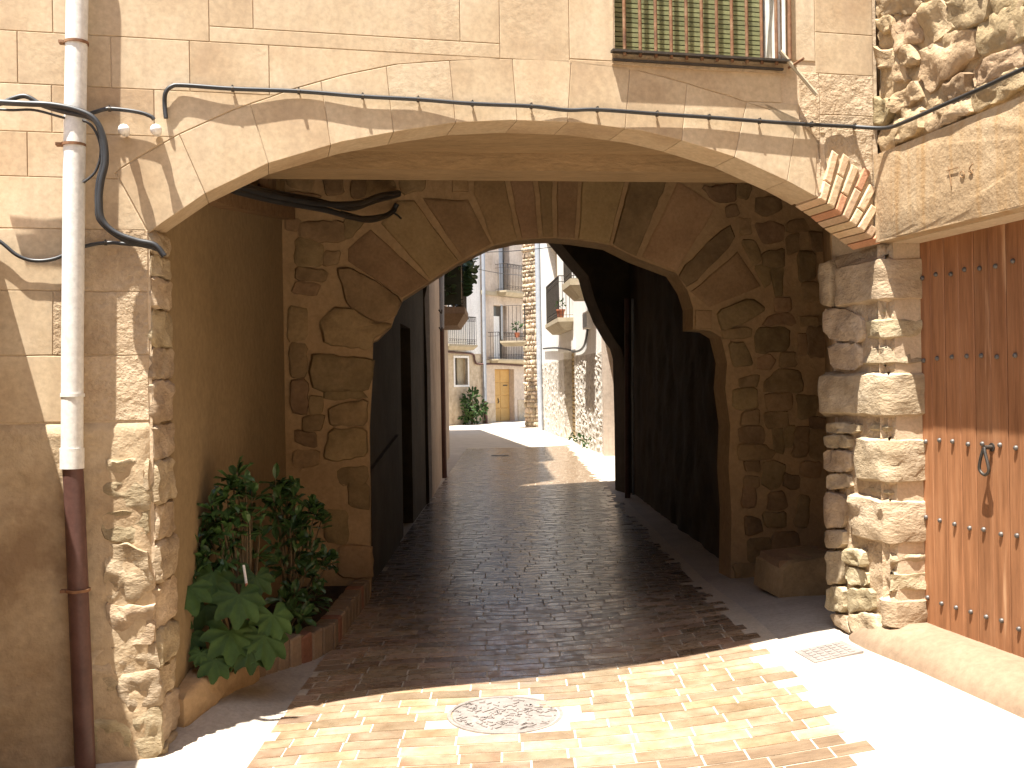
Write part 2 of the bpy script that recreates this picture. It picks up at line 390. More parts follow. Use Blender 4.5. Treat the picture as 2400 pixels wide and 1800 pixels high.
# the far tiles vary in colour by position
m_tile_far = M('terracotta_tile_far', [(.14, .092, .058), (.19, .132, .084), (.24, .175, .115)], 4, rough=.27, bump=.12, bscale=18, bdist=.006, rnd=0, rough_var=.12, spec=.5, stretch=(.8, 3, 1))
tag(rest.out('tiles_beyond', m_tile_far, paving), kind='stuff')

# ------------------------------------------------------------------ frames of the walls
A13 = math.radians(13)
FA = Frame((-1.66, 4.72), (math.cos(A13), math.sin(A13)))           # street front with the big arch
RW = Frame((2.01, 5.57), (.212, -.977))                              # house with the plank door
A2 = Frame((-1.127, 8.0), (math.cos(math.radians(7)), math.sin(math.radians(7))))   # old stone arch inside
FH = Frame((-.65, 44.5), (.574, .819))                               # houses closing the street
WH = Frame((1.0, 37.0), (1, -14.2))                                  # white house on the right
LW = Frame((-1.66, 4.72), (0.0, 1.0))                                # left passage wall; en = +x
LW = Frame((-1.66, 4.72), (-.03, 1.0))
UR = 3.767

# ================================================================== house over the passage
INT = [(349, 546), (383, 521), (481, 454), (629, 383), (800, 333), (945, 306), (1068, 288), (1198, 282), (1360, 288), (1509, 308), (1600, 330), (1723, 369), (1850, 427), (1915, 463), (2030, 546), (2063, 575)]
EXT = [(349, 546), (271, 403), (326, 369), (420, 315), (550, 257), (684, 210), (800, 177), (934, 150), (1133, 137), (1342, 141), (1473, 159), (1600, 193), (1737, 235), (1868, 278), (1915, 330)]
intr = FA.poly(INT); extr = FA.poly(EXT)
def on_curve(px, curve_px, curve):
    for i in range(len(curve_px) - 1):
        a, b = curve_px[i][0], curve_px[i + 1][0]
        if a <= px <= b:
            t = (px - a) / (b - a)
            return (lerp(curve[i][0], curve[i + 1][0], t), lerp(curve[i][1], curve[i + 1][1], t))
    return curve[-1]
def between(p0, p1, curve):
    return [q for q in curve if p0[0] + .01 < q[0] < p1[0] - .01]
house = thing('arch_house', 'ochre rendered house front spanning the street on a wide low arch', 'house', (-1.66, 4.72, 0))
ZT = 7.4
wall_poly = [(-2.6, -.3), (0, -.3), (0, 2.2)] + [(a, b + .012) for a, b in intr] + [(UR, 2.41), (UR, ZT), (-2.6, ZT)]
# window opening is cut by splitting the wall around it
WA0, WA1, WB0, WB1 = 2.273, 3.197, 3.341, 4.55
lower = [(-2.6, -.3), (0, -.3), (0, 2.2)] + [(a, b + .012) for a, b in intr] + [(UR, 2.41), (UR, ZT), (WA1, ZT), (WA1, WB0), (WA0, WB0), (WA0, ZT), (-2.6, ZT)]
wall = slab('front_wall', lower, FA, m_joint, house, -.25, -.005)
slab('window_head', [(WA0, WB1), (WA1, WB1), (WA1, ZT), (WA0, ZT)], FA, m_plaster, house, -.24, -.01)
# arch stones, rendered and scored
JT = [((349, 546), (349, 546)), (420, 481), (586, 629), (752, 775), (905, 922), (1053, 1068), (1200, 1212), (1339, 1330), (1476, 1465), (1610, 1598), (1750, 1722), (1868, 1845), (1915, 1912)]
pe = [extr[0]] + [on_curve(j[0], EXT[1:], extr[1:]) for j in JT[1:]]
pi_ = [intr[0]] + [on_curve(j[1], INT, intr) for j in JT[1:]]
for k in range(len(JT) - 1):
    e0, e1, i0, i1 = pe[k], pe[k + 1], pi_[k], pi_[k + 1]
    if k == 0: top = [extr[0], extr[1]] + between(extr[1], e1, extr[2:]) + [e1]
    else: top = [e0] + between(e0, e1, extr[2:]) + [e1]
    bot = [i0] + between(i0, i1, intr) + [i1]
    poly = bot + list(reversed(top))
    plate('arch_voussoir', poly, FA, m_plaster, wall, c=0, depth=.262, ch=.002, gap=.0015)
# scored blocks of the render
LB = sorted([(b, a) for a, b in extr if a < 1.6]); RB = sorted([(b, a) for a, b in extr if a > 1.58])
def uL(z):
    if z <= LB[0][0]: return 0.0
    if z >= LB[-1][0] - .002: return 99
    for i in range(len(LB) - 1):
        if LB[i][0] <= z <= LB[i + 1][0]:
            return lerp(LB[i][1], LB[i + 1][1], (z - LB[i][0]) / (LB[i + 1][0] - LB[i][0] + 1e-9))
    return 99
def uR(z):
    if z >= RB[-1][0] - .002: return -99
    if z <= RB[0][0]: return UR
    for i in range(len(RB) - 1):
        if RB[i][0] <= z <= RB[i + 1][0]:
            return lerp(RB[i][1], RB[i + 1][1], (z - RB[i][0]) / (RB[i + 1][0] - RB[i][0] + 1e-9))
    return -99
def block(u0, u1, z0, z1, side, mat=None, c=0.0, wob=0.0):
    zs = [lerp(z0, z1, i / 8) for i in range(9)]
    if side == 'L': poly = [(u0, z0)] + [(max(u0, min(u1, uL(z) - .004)), z) for z in zs] + [(u0, z1)]
    elif side == 'R': poly = [(u1, z0)] + [(min(u1, max(u0, uR(z) + .004)), z) for z in zs] + [(u1, z1)]
    else: poly = [(u0, z0), (u1, z0), (u1, z1), (u0, z1)]
    plate('ashlar_block', poly, FA, mat or m_plaster, wall, c=c, depth=.03, ch=.002, gap=.0018, wob=wob)
for u0, u1, z0, z1 in [(-.75, -.40, 3.281, 3.75), (-.40, .28, 3.281, 3.75), (-.75, -.55, 3.045, 3.281), (-.55, -.155, 3.045, 3.281), (-.155, .19, 3.045, 3.281),
                       (.19, .55, 3.045, 3.281), (.55, 1.67, 3.045, 3.281), (-.75, -.41, 2.83, 3.045), (-.41, .03, 2.83, 3.045), (.03, 1.3, 2.83, 3.045),
                       (-.75, -.515, 2.628, 2.83), (-.515, -.2, 2.628, 2.83), (-.2, .4, 2.628, 2.83), (-.75, -.33, 2.395, 2.628), (-.33, .1, 2.395, 2.628)]:
    block(u0, u1, z0, z1, 'L')
for u0, u1, z0, z1 in [(.28, 1.67, 3.281, 3.354), (.28, .48, 3.354, 3.75), (.48, 1.47, 3.354, 3.75), (1.47, 1.67, 3.354, 3.75), (1.67, 2.03, 3.281, 3.75), (2.03, 2.268, 3.3, 3.75),
                       (-.75, .28, 3.75, 4.3), (.28, 1.2, 3.75, 4.3), (1.2, 2.268, 3.75, 4.3), (3.23, 3.40, 3.36, 3.75), (3.40, 3.745, 3.52, 3.78), (3.40, 3.745, 3.3, 3.52), (3.23, 3.745, 3.78, 4.3)]:
    block(u0, u1, z0, z1, '')
for u0, u1, z0, z1 in [(-.75, -.3, 2.115, 2.395), (-.3, -.006, 2.115, 2.395), (-.75, -.42, 1.822, 2.115), (-.42, -.008, 1.822, 2.115), (-.75, -.36, 1.52, 1.822), (-.36, -.012, 1.52, 1.822)]:
    block(u0, u1, z0, z1, '', m_plaster_rough if u1 > -.3 else m_plaster, wob=.008)
for u0, u1, z0, z1 in [(2.03, 3.2, 3.13, 3.30), (2.7, 3.3, 2.95, 3.13), (3.0, 3.42, 2.76, 2.95), (3.42, 3.745, 2.98, 3.08), (3.3, 3.42, 2.95, 3.3), (3.42, 3.745, 3.08, 3.3)]:
    block(u0, u1, z0, z1, 'R', m_plaster_rough if u0 > 2.9 else m_plaster, wob=.006)
rough_face('bare_mortar', FA, 3.43, 3.755, 2.42, 3.02, m_plaster_rough, wall, c=.002, amp=.005, freq=10, step=.025, seed=5, b0f=lambda a: lerp(2.655, 2.43, (a - 3.43) / .325))
slab('upper_render', [(-2.55, 4.3), (WA0, 4.3), (WA0, 4.55), (WA1, 4.55), (WA1, 4.3), (UR - .02, 4.3), (UR - .02, ZT - .01), (-2.55, ZT - .01)], FA, m_plaster, wall, -.03, -.001)
slab('side_render', [(-2.55, -.25), (-.76, -.25), (-.76, 4.29), (-2.55, 4.29)], FA, m_old, wall, -.03, -.002)
# bricks laid bare at the right haunch
I0 = Vector((1917, 464)); I1 = Vector((2060, 573)); nb = 8
for k in range(nb):
    p0 = I0.lerp(I1, k / nb + .008); p1 = I0.lerp(I1, (k + 1) / nb - .012)
    bd = Vector((lerp(.26, .60, k / 7), -lerp(.965, .80, k / 7)))
    Lk = min(128, (2055 - p1.x) / bd.x)
    if Lk < 12: Lk = 12
    cuts = [0, .58, 1.0] if k % 2 else [0, .34, .92]
    if Lk < 70: cuts = [0, 1.0]
    for j in range(len(cuts) - 1):
        s0, s1 = cuts[j] * Lk + (1.5 if j else 0), cuts[j + 1] * Lk - 1.5
        poly = FA.poly([p0 + bd * s0, p1 + bd * s0, p1 + bd * s1, p0 + bd * s1])
        plate('brick', poly, FA, m_redbrick if (k, j) in ((2, 0), (3, 1), (5, 1), (7, 0)) else m_brick, wall, c=.012 + .006 * rr.random(), depth=.265 if j == 0 else .06, ch=.006, wob=.004)
# rough stones of the left pier
PS = [[(680, 0), (970, 0), (960, 130), (880, 185), (690, 190)], [(690, 205), (830, 205), (950, 260), (990, 480), (860, 600), (690, 570)], [(690, 590), (860, 610), (1000, 610), (1000, 840), (820, 850), (700, 760)],
      [(705, 870), (1000, 845), (1020, 1000), (860, 1060), (740, 1040)], [(760, 1060), (1030, 1020), (1032, 1240), (900, 1290), (770, 1200)], [(880, 1310), (1030, 1265), (1045, 1540), (960, 1640), (850, 1560)],
      [(700, 1580), (845, 1570), (950, 1650), (900, 1740), (690, 1740)], [(690, -190), (860, -215), (975, -120), (975, -15), (690, -15)], [(690, -330), (960, -340), (965, -150), (860, -230), (690, -205)],
      [(480, 950), (690, 880), (740, 1050), (480, 1060)], [(480, 1080), (750, 1070), (840, 1300), (480, 1330)], [(480, 1350), (830, 1330), (860, 1560), (690, 1570), (480, 1600)]]
for i, q in enumerate(PS):
    stone('pier_stone', FA.poly(zp(q, 0, 1200, .3617)), FA, m_stone, wall, proud=.010 + .008 * rr.random(), depth=.05, amp=.024, freq=10, step=.03, rings=(1, .96, .78, .5, .25), seed=i, gap=-.006, jit=.022, rt=.09)
rough_face('pier_render', FA, -.75, -.012, -.2, 1.515, m_old, wall, c=.014, amp=.012, freq=3.5, step=.03, seed=12)
# left return of the passage: rough corner stones, then a smooth plaster wall
z = -.1; i = 0
lwall = slab('passage_wall', [(.02, -.2), (3.4, -.2), (3.4, 3.7), (.02, 3.7)], LW, m_wallp, house, -.8, -.004)
while z < 2.36:
    h = .10 + .13 * rr.random()
    if z + h > 2.39: h = 2.40 - z
    e = .25 + .05 * rr.random()
    stone('corner_stone', [(.006, z), (e, z + .01), (e + .02 * rr.random(), z + h), (.006, z + h)], LW, m_stone, lwall, proud=.012 + .016 * rr.random(), depth=.06, amp=.02, freq=13, step=.03, seed=60 + i, gap=-.001, jit=.016, rt=.1)
    z += h; i += 1
a0 = LW.ab(525, 500)[0]
sl = [(.28, 2.62), (1.3, 2.72), (3.2, 2.96), (3.2, 3.10), (1.3, 2.90), (.28, 2.80)]
slab('timber_lintel', sl, LW, m_wood, lwall, -.01, .10)
for i in range(9):
    a = .35 + i * .32; b0 = lerp(2.80, 3.10, (a - .28) / 2.92) + .02
    stone('rubble_stone', [(a, b0), (a + .29, b0 + .02), (a + .29, b0 + .2), (a, b0 + .19)], LW, m_rubble, lwall, proud=.03, depth=.03, seed=90 + i, amp=.015)
# ceiling of the front bay, its cross beam and the higher rear bay
def quad_prism(name, plan, z0, z1, mat): return prism(name, plan, z0, z1, mat, house)
def fa_xy(a, c): v = FA.pt(a, 0, c); return (v.x, v.y)
def a2_xy(a, c): v = A2.pt(a, 0, c); return (v.x, v.y)
BM0, BM1 = 2.25, 1.95     # distance of the beam in front of the inner arch
quad_prism('bay_ceiling', [fa_xy(-.3, -.252), fa_xy(UR + .3, -.252), a2_xy(4.3, BM0 - .01), a2_xy(-1.0, BM0 - .01)], 2.985, 3.5, m_ceil)
quad_prism('cross_beam', [a2_xy(-1.0, BM0), a2_xy(4.3, BM0), a2_xy(4.3, BM1), a2_xy(-1.0, BM1)], 2.885, 3.45, m_ceil)
quad_prism('rear_ceiling', [a2_xy(-1.0, BM1 - .01), a2_xy(4.3, BM1 - .01), a2_xy(4.3, -.1), a2_xy(-1.0, -.1)], 3.55, 3.7, m_wood)
A3 = Frame((-1.2, 14.3), (math.cos(math.radians(13)), math.sin(math.radians(13))))
def a3_xy(a, c): v = A3.pt(a, 0, c); return (v.x, v.y)
prism('upper_storey', [fa_xy(-2.6, -.255), fa_xy(UR + .2, -.255), a3_xy(3.6, 0.01), a3_xy(-1.9, .01)], 3.72, ZT - .02, m_plaster, house)
prism('roof', [fa_xy(-2.8, .12), fa_xy(UR + .2, .12), a3_xy(3.6, -.35), a3_xy(-2.0, -.35)], ZT, ZT + .15, m_roof, house)
# barred window with its roller shutter
win = mk('window', *(lambda m: (m.v, m.f))(MB().box(FA, WA0 - .02, WA1 + .02, WB0 - .06, WB0 - .005, -.2, .012)), m_plaster_rough, house)
MB().box(FA, WA1 - .03, WA1 - .002, WB0, WB1, -.24, .004).out('window_jamb', m_white, win)
MB().box(FA, WA0 + .002, WA1 - .035, WB0, WB1, -.245, -.20).out('window_backing', m_dark, win)
z = WB0 + .004
while z < WB1:
    p = [(WA0 + .01, z), (WA1 - .04, z), (WA1 - .04, z + .021), (WA0 + .01, z + .021)]
    b = MB(); b.box(FA, WA0 + .01, WA1 - .04, z, z + .020, -.13, -.118); b.out('shutter_slat', m_slat, win); z += .0255
for i in range(11):
    a = WA0 + .04 + i * (WA1 - WA0 - .08) / 10
    MB().tube([FA.pt(a, WB0 - .02, .03), FA.pt(a, WB1, .03)], .009, 8).out('window_bar', m_rust, win, 60)
for b in (WB0 - .005, WB0 + .62):
    MB().box(FA, WA0 - .03, WA1 + .03, b, b + .012, .012, .05).out('window_crossbar', m_iron, win)
MB().box(FA, WA0 - .02, WA1, WB0 - .045, WB0 - .035, .0, .03).out('window_crossbar', m_iron, win)

# ================================================================== inner stone arch
OPEN = [(870, 1425), (868, 1200), (866, 1000), (872, 900), (874, 800), (885, 796), (918, 763), (925, 742), (945, 700), (1007, 660), (1077, 615), (1153, 577), (1215, 563), (1265, 559), (1305, 558), (1350, 562), (1430, 574),
        (1492, 605), (1585, 640), (1612, 682), (1625, 722), (1625, 772), (1665, 775), (1690, 790), (1705, 850), (1700, 910), (1712, 1000), (1708, 1100), (1715, 1200), (1712, 1390)]
op = A2.poly(OPEN)
inner = thing('inner_stone_arch', 'old round arch of brown dressed stone in rubble walling under the house', 'arch', (-1.127, 8.0, 0))
iw = slab('arch_wall', [(-.66, -.3), (op[0][0], -.3)] + op + [(op[-1][0], -.3), (4.1, -.3), (4.1, 3.56), (-.66, 3.56)], A2, m_mortar, inner, -.30, -.004)
VO = [[(813, 583), (869, 535), (1007, 660), (940, 700), (813, 615)], [(891, 525), (929, 470), (972, 467), (1077, 613), (1008, 656)], [(987, 463), (1099, 467), (1153, 573), (1084, 609)],
      [(1059, 416), (1099, 416), (1099, 452), (1059, 452)], [(1111, 400), (1180, 400), (1213, 562), (1156, 574), (1107, 452)], [(1189, 400), (1250, 400), (1265, 559), (1221, 562)], [(1258, 400), (1297, 400), (1298, 558), (1271, 558)],
      [(1303, 400), (1359, 400), (1348, 561), (1305, 558)], [(1364, 400), (1472, 400), (1429, 573), (1353, 562)], [(1479, 405), (1568, 415), (1492, 603), (1434, 575)], [(1588, 423), (1682, 481), (1588, 636), (1502, 604)],
      [(1710, 517), (1728, 563), (1613, 680), (1583, 641)], [(1728, 587), (1785, 671), (1661, 724), (1616, 684)], [(1673, 728), (1761, 694), (1800, 725), (1761, 752), (1691, 783)], [(1626, 724), (1670, 725), (1670, 772), (1627, 772)]]
for i, q in enumerate(VO):
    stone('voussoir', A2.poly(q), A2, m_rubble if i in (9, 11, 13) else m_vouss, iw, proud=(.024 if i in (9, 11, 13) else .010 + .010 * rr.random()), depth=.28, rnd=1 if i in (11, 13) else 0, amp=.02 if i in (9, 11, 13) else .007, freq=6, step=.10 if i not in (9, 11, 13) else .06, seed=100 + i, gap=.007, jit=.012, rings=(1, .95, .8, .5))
def z1(l): return [zp(q, 560, 380, .3617) for q in l]
def z3(l): return [zp(q, 1580, 400, .3013) for q in l]
def z4(l): return [zp(q, 640, 900, .3618) for q in l]
def z6(l): return [zp(q, 1580, 860, .3497) for q in l]
RS = [[(791, 630), (820, 630), (871, 655), (940, 702), (925, 742), (885, 756), (813, 716), (806, 680)], [(748, 760), (781, 720), (820, 724), (875, 756), (918, 763), (875, 796), (867, 818), (763, 807)],
      [(734, 828), (875, 843), (871, 886), (864, 915), (734, 915), (726, 865)], [(770, 954), (860, 936), (860, 994), (774, 998)], [(774, 1008), (860, 1005), (860, 1066), (785, 1081), (759, 1074)]]
RS += z1([[(375, 500), (500, 510), (540, 560), (530, 660), (375, 670)], [(375, 690), (560, 710), (550, 770), (380, 750)], [(380, 775), (520, 800), (500, 860), (350, 840)], [(330, 940), (440, 960), (430, 1140), (325, 1160)],
          [(340, 1180), (430, 1190), (430, 1380), (345, 1390)], [(345, 1415), (435, 1415), (440, 1620), (350, 1615)], [(395, 400), (670, 390), (680, 500), (540, 510), (410, 480)], [(310, 380), (385, 380), (380, 440), (310, 430)],
          [(560, 590), (650, 590), (640, 650), (555, 660)], [(470, 1530), (535, 1530), (530, 1620), (470, 1620)], [(560, 100), (670, 95), (670, 200), (570, 205)], [(740, 120), (820, 110), (820, 220), (740, 230)], [(840, 120), (1010, 130), (1010, 235), (830, 235)],
          [(1040, 90), (1190, 80), (1200, 170), (1060, 200)], [(690, 380), (800, 390), (700, 500)], [(560, 1490), (780, 1480), (820, 1520), (560, 1530)], [(300, 60), (480, 60), (470, 180), (330, 150)], [(330, 200), (520, 220), (500, 300), (340, 280)]])
RS += z4([[(200, 220), (320, 210), (310, 290), (200, 290)], [(160, 310), (280, 330), (270, 400), (150, 370)], [(140, 440), (290, 440), (280, 520), (140, 530)], [(430, 560), (600, 545), (605, 635), (440, 640)], [(490, 660), (610, 655), (620, 800), (510, 790)], [(420, 1060), (630, 1050), (640, 1250), (430, 1240)], [(350, 820), (480, 830), (480, 1030), (340, 1010)]])
RS += z3([[(230, 140), (470, 110), (470, 230), (340, 240)], [(500, 110), (590, 130), (570, 210), (500, 200)], [(640, 220), (820, 210), (830, 290), (700, 350), (640, 300)], [(400, 290), (480, 270), (490, 340), (410, 350)], [(500, 380), (590, 380), (590, 480), (530, 480)],
          [(640, 420), (760, 400), (850, 440), (840, 540), (690, 560)], [(890, 400), (1020, 390), (1040, 460), (900, 480)], [(540, 560), (620, 560), (680, 680), (620, 730)], [(640, 750), (730, 750), (740, 870), (700, 900)], [(760, 770), (840, 770), (830, 960), (790, 960)],
          [(790, 1005), (900, 1000), (900, 1080), (800, 1090)], [(740, 1140), (900, 1110), (930, 1190), (700, 1200)], [(970, 640), (1080, 640), (1090, 830), (980, 860)], [(1000, 880), (1110, 870), (1120, 1000), (1000, 1010)], [(380, 1250), (590, 1230), (590, 1290), (390, 1300)],
          [(640, 1230), (880, 1230), (890, 1380), (640, 1420)], [(430, 1350), (540, 1340), (600, 1500), (470, 1510)], [(660, 1470), (740, 1430), (790, 1480), (740, 1540), (660, 1530)], [(830, 1430), (930, 1420), (940, 1510), (830, 1520)], [(970, 1280), (1020, 1280), (1020, 1420), (970, 1420)],
          [(1040, 1230), (1180, 1220), (1190, 1440), (1050, 1440)], [(980, 1140), (1110, 1150), (1110, 1200), (990, 1210)], [(690, 650), (840, 620), (850, 740), (700, 740)], [(880, 520), (960, 500), (960, 620), (890, 640)], [(1060, 480), (1180, 500), (1200, 620), (1080, 620)]])
RS += z6([[(610, 100), (720, 20), (840, 30), (860, 160), (610, 160)], [(620, 190), (780, 180), (780, 280), (620, 280)], [(610, 320), (750, 300), (760, 390), (620, 400)], [(460, 310), (560, 290), (560, 380), (450, 380)], [(400, 150), (540, 150), (550, 270), (400, 270)],
          [(440, 410), (590, 405), (600, 500), (450, 500)], [(660, 420), (720, 420), (730, 570), (670, 560)], [(760, 400), (800, 400), (780, 530), (745, 530)], [(430, 530), (600, 530), (670, 570), (640, 610), (440, 620)], [(470, 640), (560, 635), (565, 690), (480, 690)],
          [(600, 650), (680, 635), (740, 660), (700, 810), (600, 800)], [(740, 720), (830, 740), (820, 810), (740, 800)], [(470, 740), (560, 740), (560, 800), (480, 800)], [(640, 850), (730, 835), (750, 940), (630, 950)], [(470, 810), (540, 810), (540, 930), (460, 940)],
          [(600, 990), (740, 980), (740, 1070), (610, 1060)], [(480, 1010), (570, 1020), (580, 1100), (490, 1120)], [(830, 190), (950, 200), (950, 320), (840, 340)], [(910, 330), (1100, 380), (1080, 410), (920, 400)], [(820, 410), (900, 410), (890, 580), (800, 590)],
          [(900, 430), (1020, 420), (1020, 620), (910, 600)], [(850, 870), (900, 880), (890, 1060), (810, 1060)], [(860, 640), (980, 650), (960, 740), (850, 720)], [(500, 1160), (640, 1150), (640, 1300), (500, 1300)], [(660, 1120), (820, 1110), (830, 1240), (660, 1260)], [(400, 1330), (560, 1320), (580, 1450), (420, 1440)], [(440, 80), (560, 60), (550, 130), (450, 130)]])
for i, q in enumerate(RS):
    big = i < 5
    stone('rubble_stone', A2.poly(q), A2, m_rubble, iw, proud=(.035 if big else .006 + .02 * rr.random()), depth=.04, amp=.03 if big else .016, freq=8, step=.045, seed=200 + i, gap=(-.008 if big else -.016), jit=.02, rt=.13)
# side wall behind the door house pier and a block lying at its foot
prism('side_wall', [(1.93, 6.16), (2.6, 8.5), (3.4, 8.5), (3.4, 6.16)], -.3, 3.7, m_mortar, inner)
bs = thing('stone_block', 'squat rough stone block at the foot of the passage wall, right', 'stone', (2.0, 7.5, g(2, 7.5)))
BF = Frame((1.83, 7.2), (.99, .12))
stone('block_body', [(0, g(1.9, 7.2) - .05), (.52, g(2.3, 7.2) - .05), (.50, .42), (.03, .38)], BF, m_rubble, bs, proud=.05, depth=.45, amp=.03, freq=6, step=.07, seed=9)
MB().hexa([BF.pt(.02, .2, .0), BF.pt(.5, .2, .0), BF.pt(.5, .2, -.44), BF.pt(.02, .2, -.44), BF.pt(.03, .385, .0), BF.pt(.49, .41, 0), BF.pt(.48, .41, -.42), BF.pt(.05, .39, -.42)]).out('block_top', m_rubble, bs)

# ================================================================== house with the plank door (right)
dh = thing('corner_house', 'rough stone house wall with big stone lintel and studded plank door', 'house', (2.01, 5.57, 0))
JA = .045      # jamb of the door along the wall
DEP = .215
RV = Frame(RW.pt(JA, 0, 0)[:2], (.977, .212))     # reveal of the door, facing the street
rwall = slab('stone_wall', [(-.60, -.2), (JA, -.2), (JA, 2.39), (3.2, 2.39), (3.2, 7.0), (-.62, 7.0)], RW, m_joint, dh, -.5, -.055)
slab('far_jamb', [(2.55, -.2), (6.0, -.2), (6.0, 2.385), (2.55, 2.385)], RW, m_stone, dh, -.5, 0)
slab('upper_wall', [(3.21, 2.39), (6.0, 2.39), (6.0, 7.0), (3.21, 7.0)], RW, m_mortar, dh, -.5, -.03)
prism('house_body', [(RW.pt(-.6, 0, -.52).x, RW.pt(-.6, 0, -.52).y), (RW.pt(6, 0, -.52).x, RW.pt(6, 0, -.52).y), (RW.pt(6, 0, -4).x, RW.pt(6, 0, -4).y), (RW.pt(-.6, 0, -4).x, RW.pt(-.6, 0, -4).y)], -.2, 7.0, m_dark, dh)
k6 = (1600, 600, .3617); k9 = (1600, 1200, .3617)
def quoin(y0, y1, pxl, proud, amp, seed, y0l=None, y1l=None, cr=.226, name='quoin_stone', mat=None):
    """a corner stone wrapping from the wall face round into the door reveal"""
    b0, b1 = RW.ab(2072, y1)[1], RW.ab(2072, y0)[1]; ym = (y0 + y1) / 2
    aL = RW.ab(pxl, ym)[0]; w_ = JA - aL; S = w_ + cr; nS, nB = max(8, int(S / .035)), max(5, int((b1 - b0) / .03))
    vs = []
    for j in range(nB + 1):
        for i in range(nS + 1):
            s_ = S * i / nS; t = j / nB; b_ = lerp(b0, b1, t)
            es = s_ / .06; eb = min(t, 1 - t) * (b1 - b0) / .04
            e_ = max(0, min(1, min(es, eb))); e_ = 1 - (1 - e_) ** 2
            jb = .010 * nz(s_ * 9, seed * 3.1, t * 2); js = .012 * nz(b_ * 11, seed * 1.7)
            h = -.05 * (1 - e_) + proud * e_ + (amp * (nz(s_ * 8, b_ * 13, seed) + .6 * nz(s_ * 19, b_ * 31, seed)) if e_ > 0 else 0)
            k = sst(s_, w_ - .035, w_ + .035); d_ = (RW.en * (1 - k) + RV.en * k)
            base = RW.pt(aL + s_ + js * (s_ < w_ * .5), b_ + jb, 0) if s_ <= w_ else RV.pt(s_ - w_, b_ + jb, 0)
            base = base - d_.normalized() * (.014 * (1 - abs(2 * k - 1)))
            vs.append(base + d_ * h)
    fs = [(j * (nS + 1) + i, j * (nS + 1) + i + 1, (j + 1) * (nS + 1) + i + 1, (j + 1) * (nS + 1) + i) for j in range(nB) for i in range(nS)]
    return mk(name, vs, fs, mat or m_stone, rwall, smooth=35)
for i, (y0, y1, pxl, pr_, am_) in enumerate([(594, 712, 1952, .018, .008), (716, 740, 2040, -.008, .012), (738, 800, 2022, .010, .025), (803, 862, 2012, .004, .026), (866, 984, 1916, .026, .009), (986, 1020, 2020, -.006, .018), (1022, 1140, 1998, .020, .016),
                                           (1142, 1166, 2020, -.004, .02), (1164, 1282, 1985, .018, .018), (1286, 1330, 2078, .006, .02), (1332, 1392, 2074, .010, .024), (1394, 1478, 2056, .014, .016), (1480, 1530, 2030, .012, .02)]):
    quoin(y0, y1, pxl, pr_, am_, 700 + i * 3)
quoin(588, 1545, 1965, -.020, .016, 777, name='corner_mortar', mat=m_plaster_rough)
PR = [zp(q, *k6) for q in [[(885, 50), (975, 30), (975, 330), (890, 310)], [(905, 345), (1060, 340), (1165, 400), (1165, 560), (960, 550), (910, 480)], [(950, 560), (1150, 565), (1150, 740), (960, 735)],
      [(930, 1085), (1010, 1075), (1150, 1090), (1150, 1150), (930, 1150)], [(915, 1165), (1000, 1155), (1090, 1165), (1090, 1245), (930, 1245)], [(910, 1255), (1095, 1255), (1095, 1400), (920, 1400)], [(930, 1410), (1080, 1410), (1100, 1500), (930, 1520)]]]
PR += [zp(q, *k9) for q in [[(915, -130), (1055, -110), (1050, 100), (920, 110)], [(920, 120), (1050, 110), (1050, 230), (930, 240)], [(1045, 235), (1190, 240), (1190, 365), (1050, 330)], [(1045, 345), (1190, 380), (1200, 480), (1065, 465)],
       [(935, 250), (1035, 250), (1035, 470), (955, 470)], [(940, 480), (1060, 480), (1060, 650), (935, 640)], [(1070, 485), (1240, 500), (1240, 640), (1075, 650)], [(1070, 660), (1260, 650), (1290, 800), (1120, 800)], [(950, 655), (1060, 660), (1110, 800), (1000, 740)], [(1130, 810), (1300, 810), (1400, 960), (1250, 900)]]]
for i, q in enumerate(PR):
    stone('pier_stone', RW.poly(q), RW, m_stone, rwall, proud=.004 + .02 * rr.random(), depth=.10, rnd=1, amp=.022, freq=8, step=.035, rings=(1, .95, .8, .52, .25), seed=300 + i, gap=.001, jit=.012)
rough_face('wall_mortar', RW, -.55, JA, -.1, 2.39, m_plaster_rough, rwall, c=-.034, amp=.02, freq=7, step=.03, seed=21)
rough_face('wall_mortar', RV, 0, .214, -.1, 2.39, m_plaster_rough, rwall, c=-.045, amp=.01, freq=7, step=.03, seed=22)
rough_face('wall_mortar', RW, .0, 1.9, 2.88, 4.6, m_wallstone, rwall, c=-.004, amp=.04, freq=5, step=.03, seed=23)
k3 = (1600, 0, .3617)
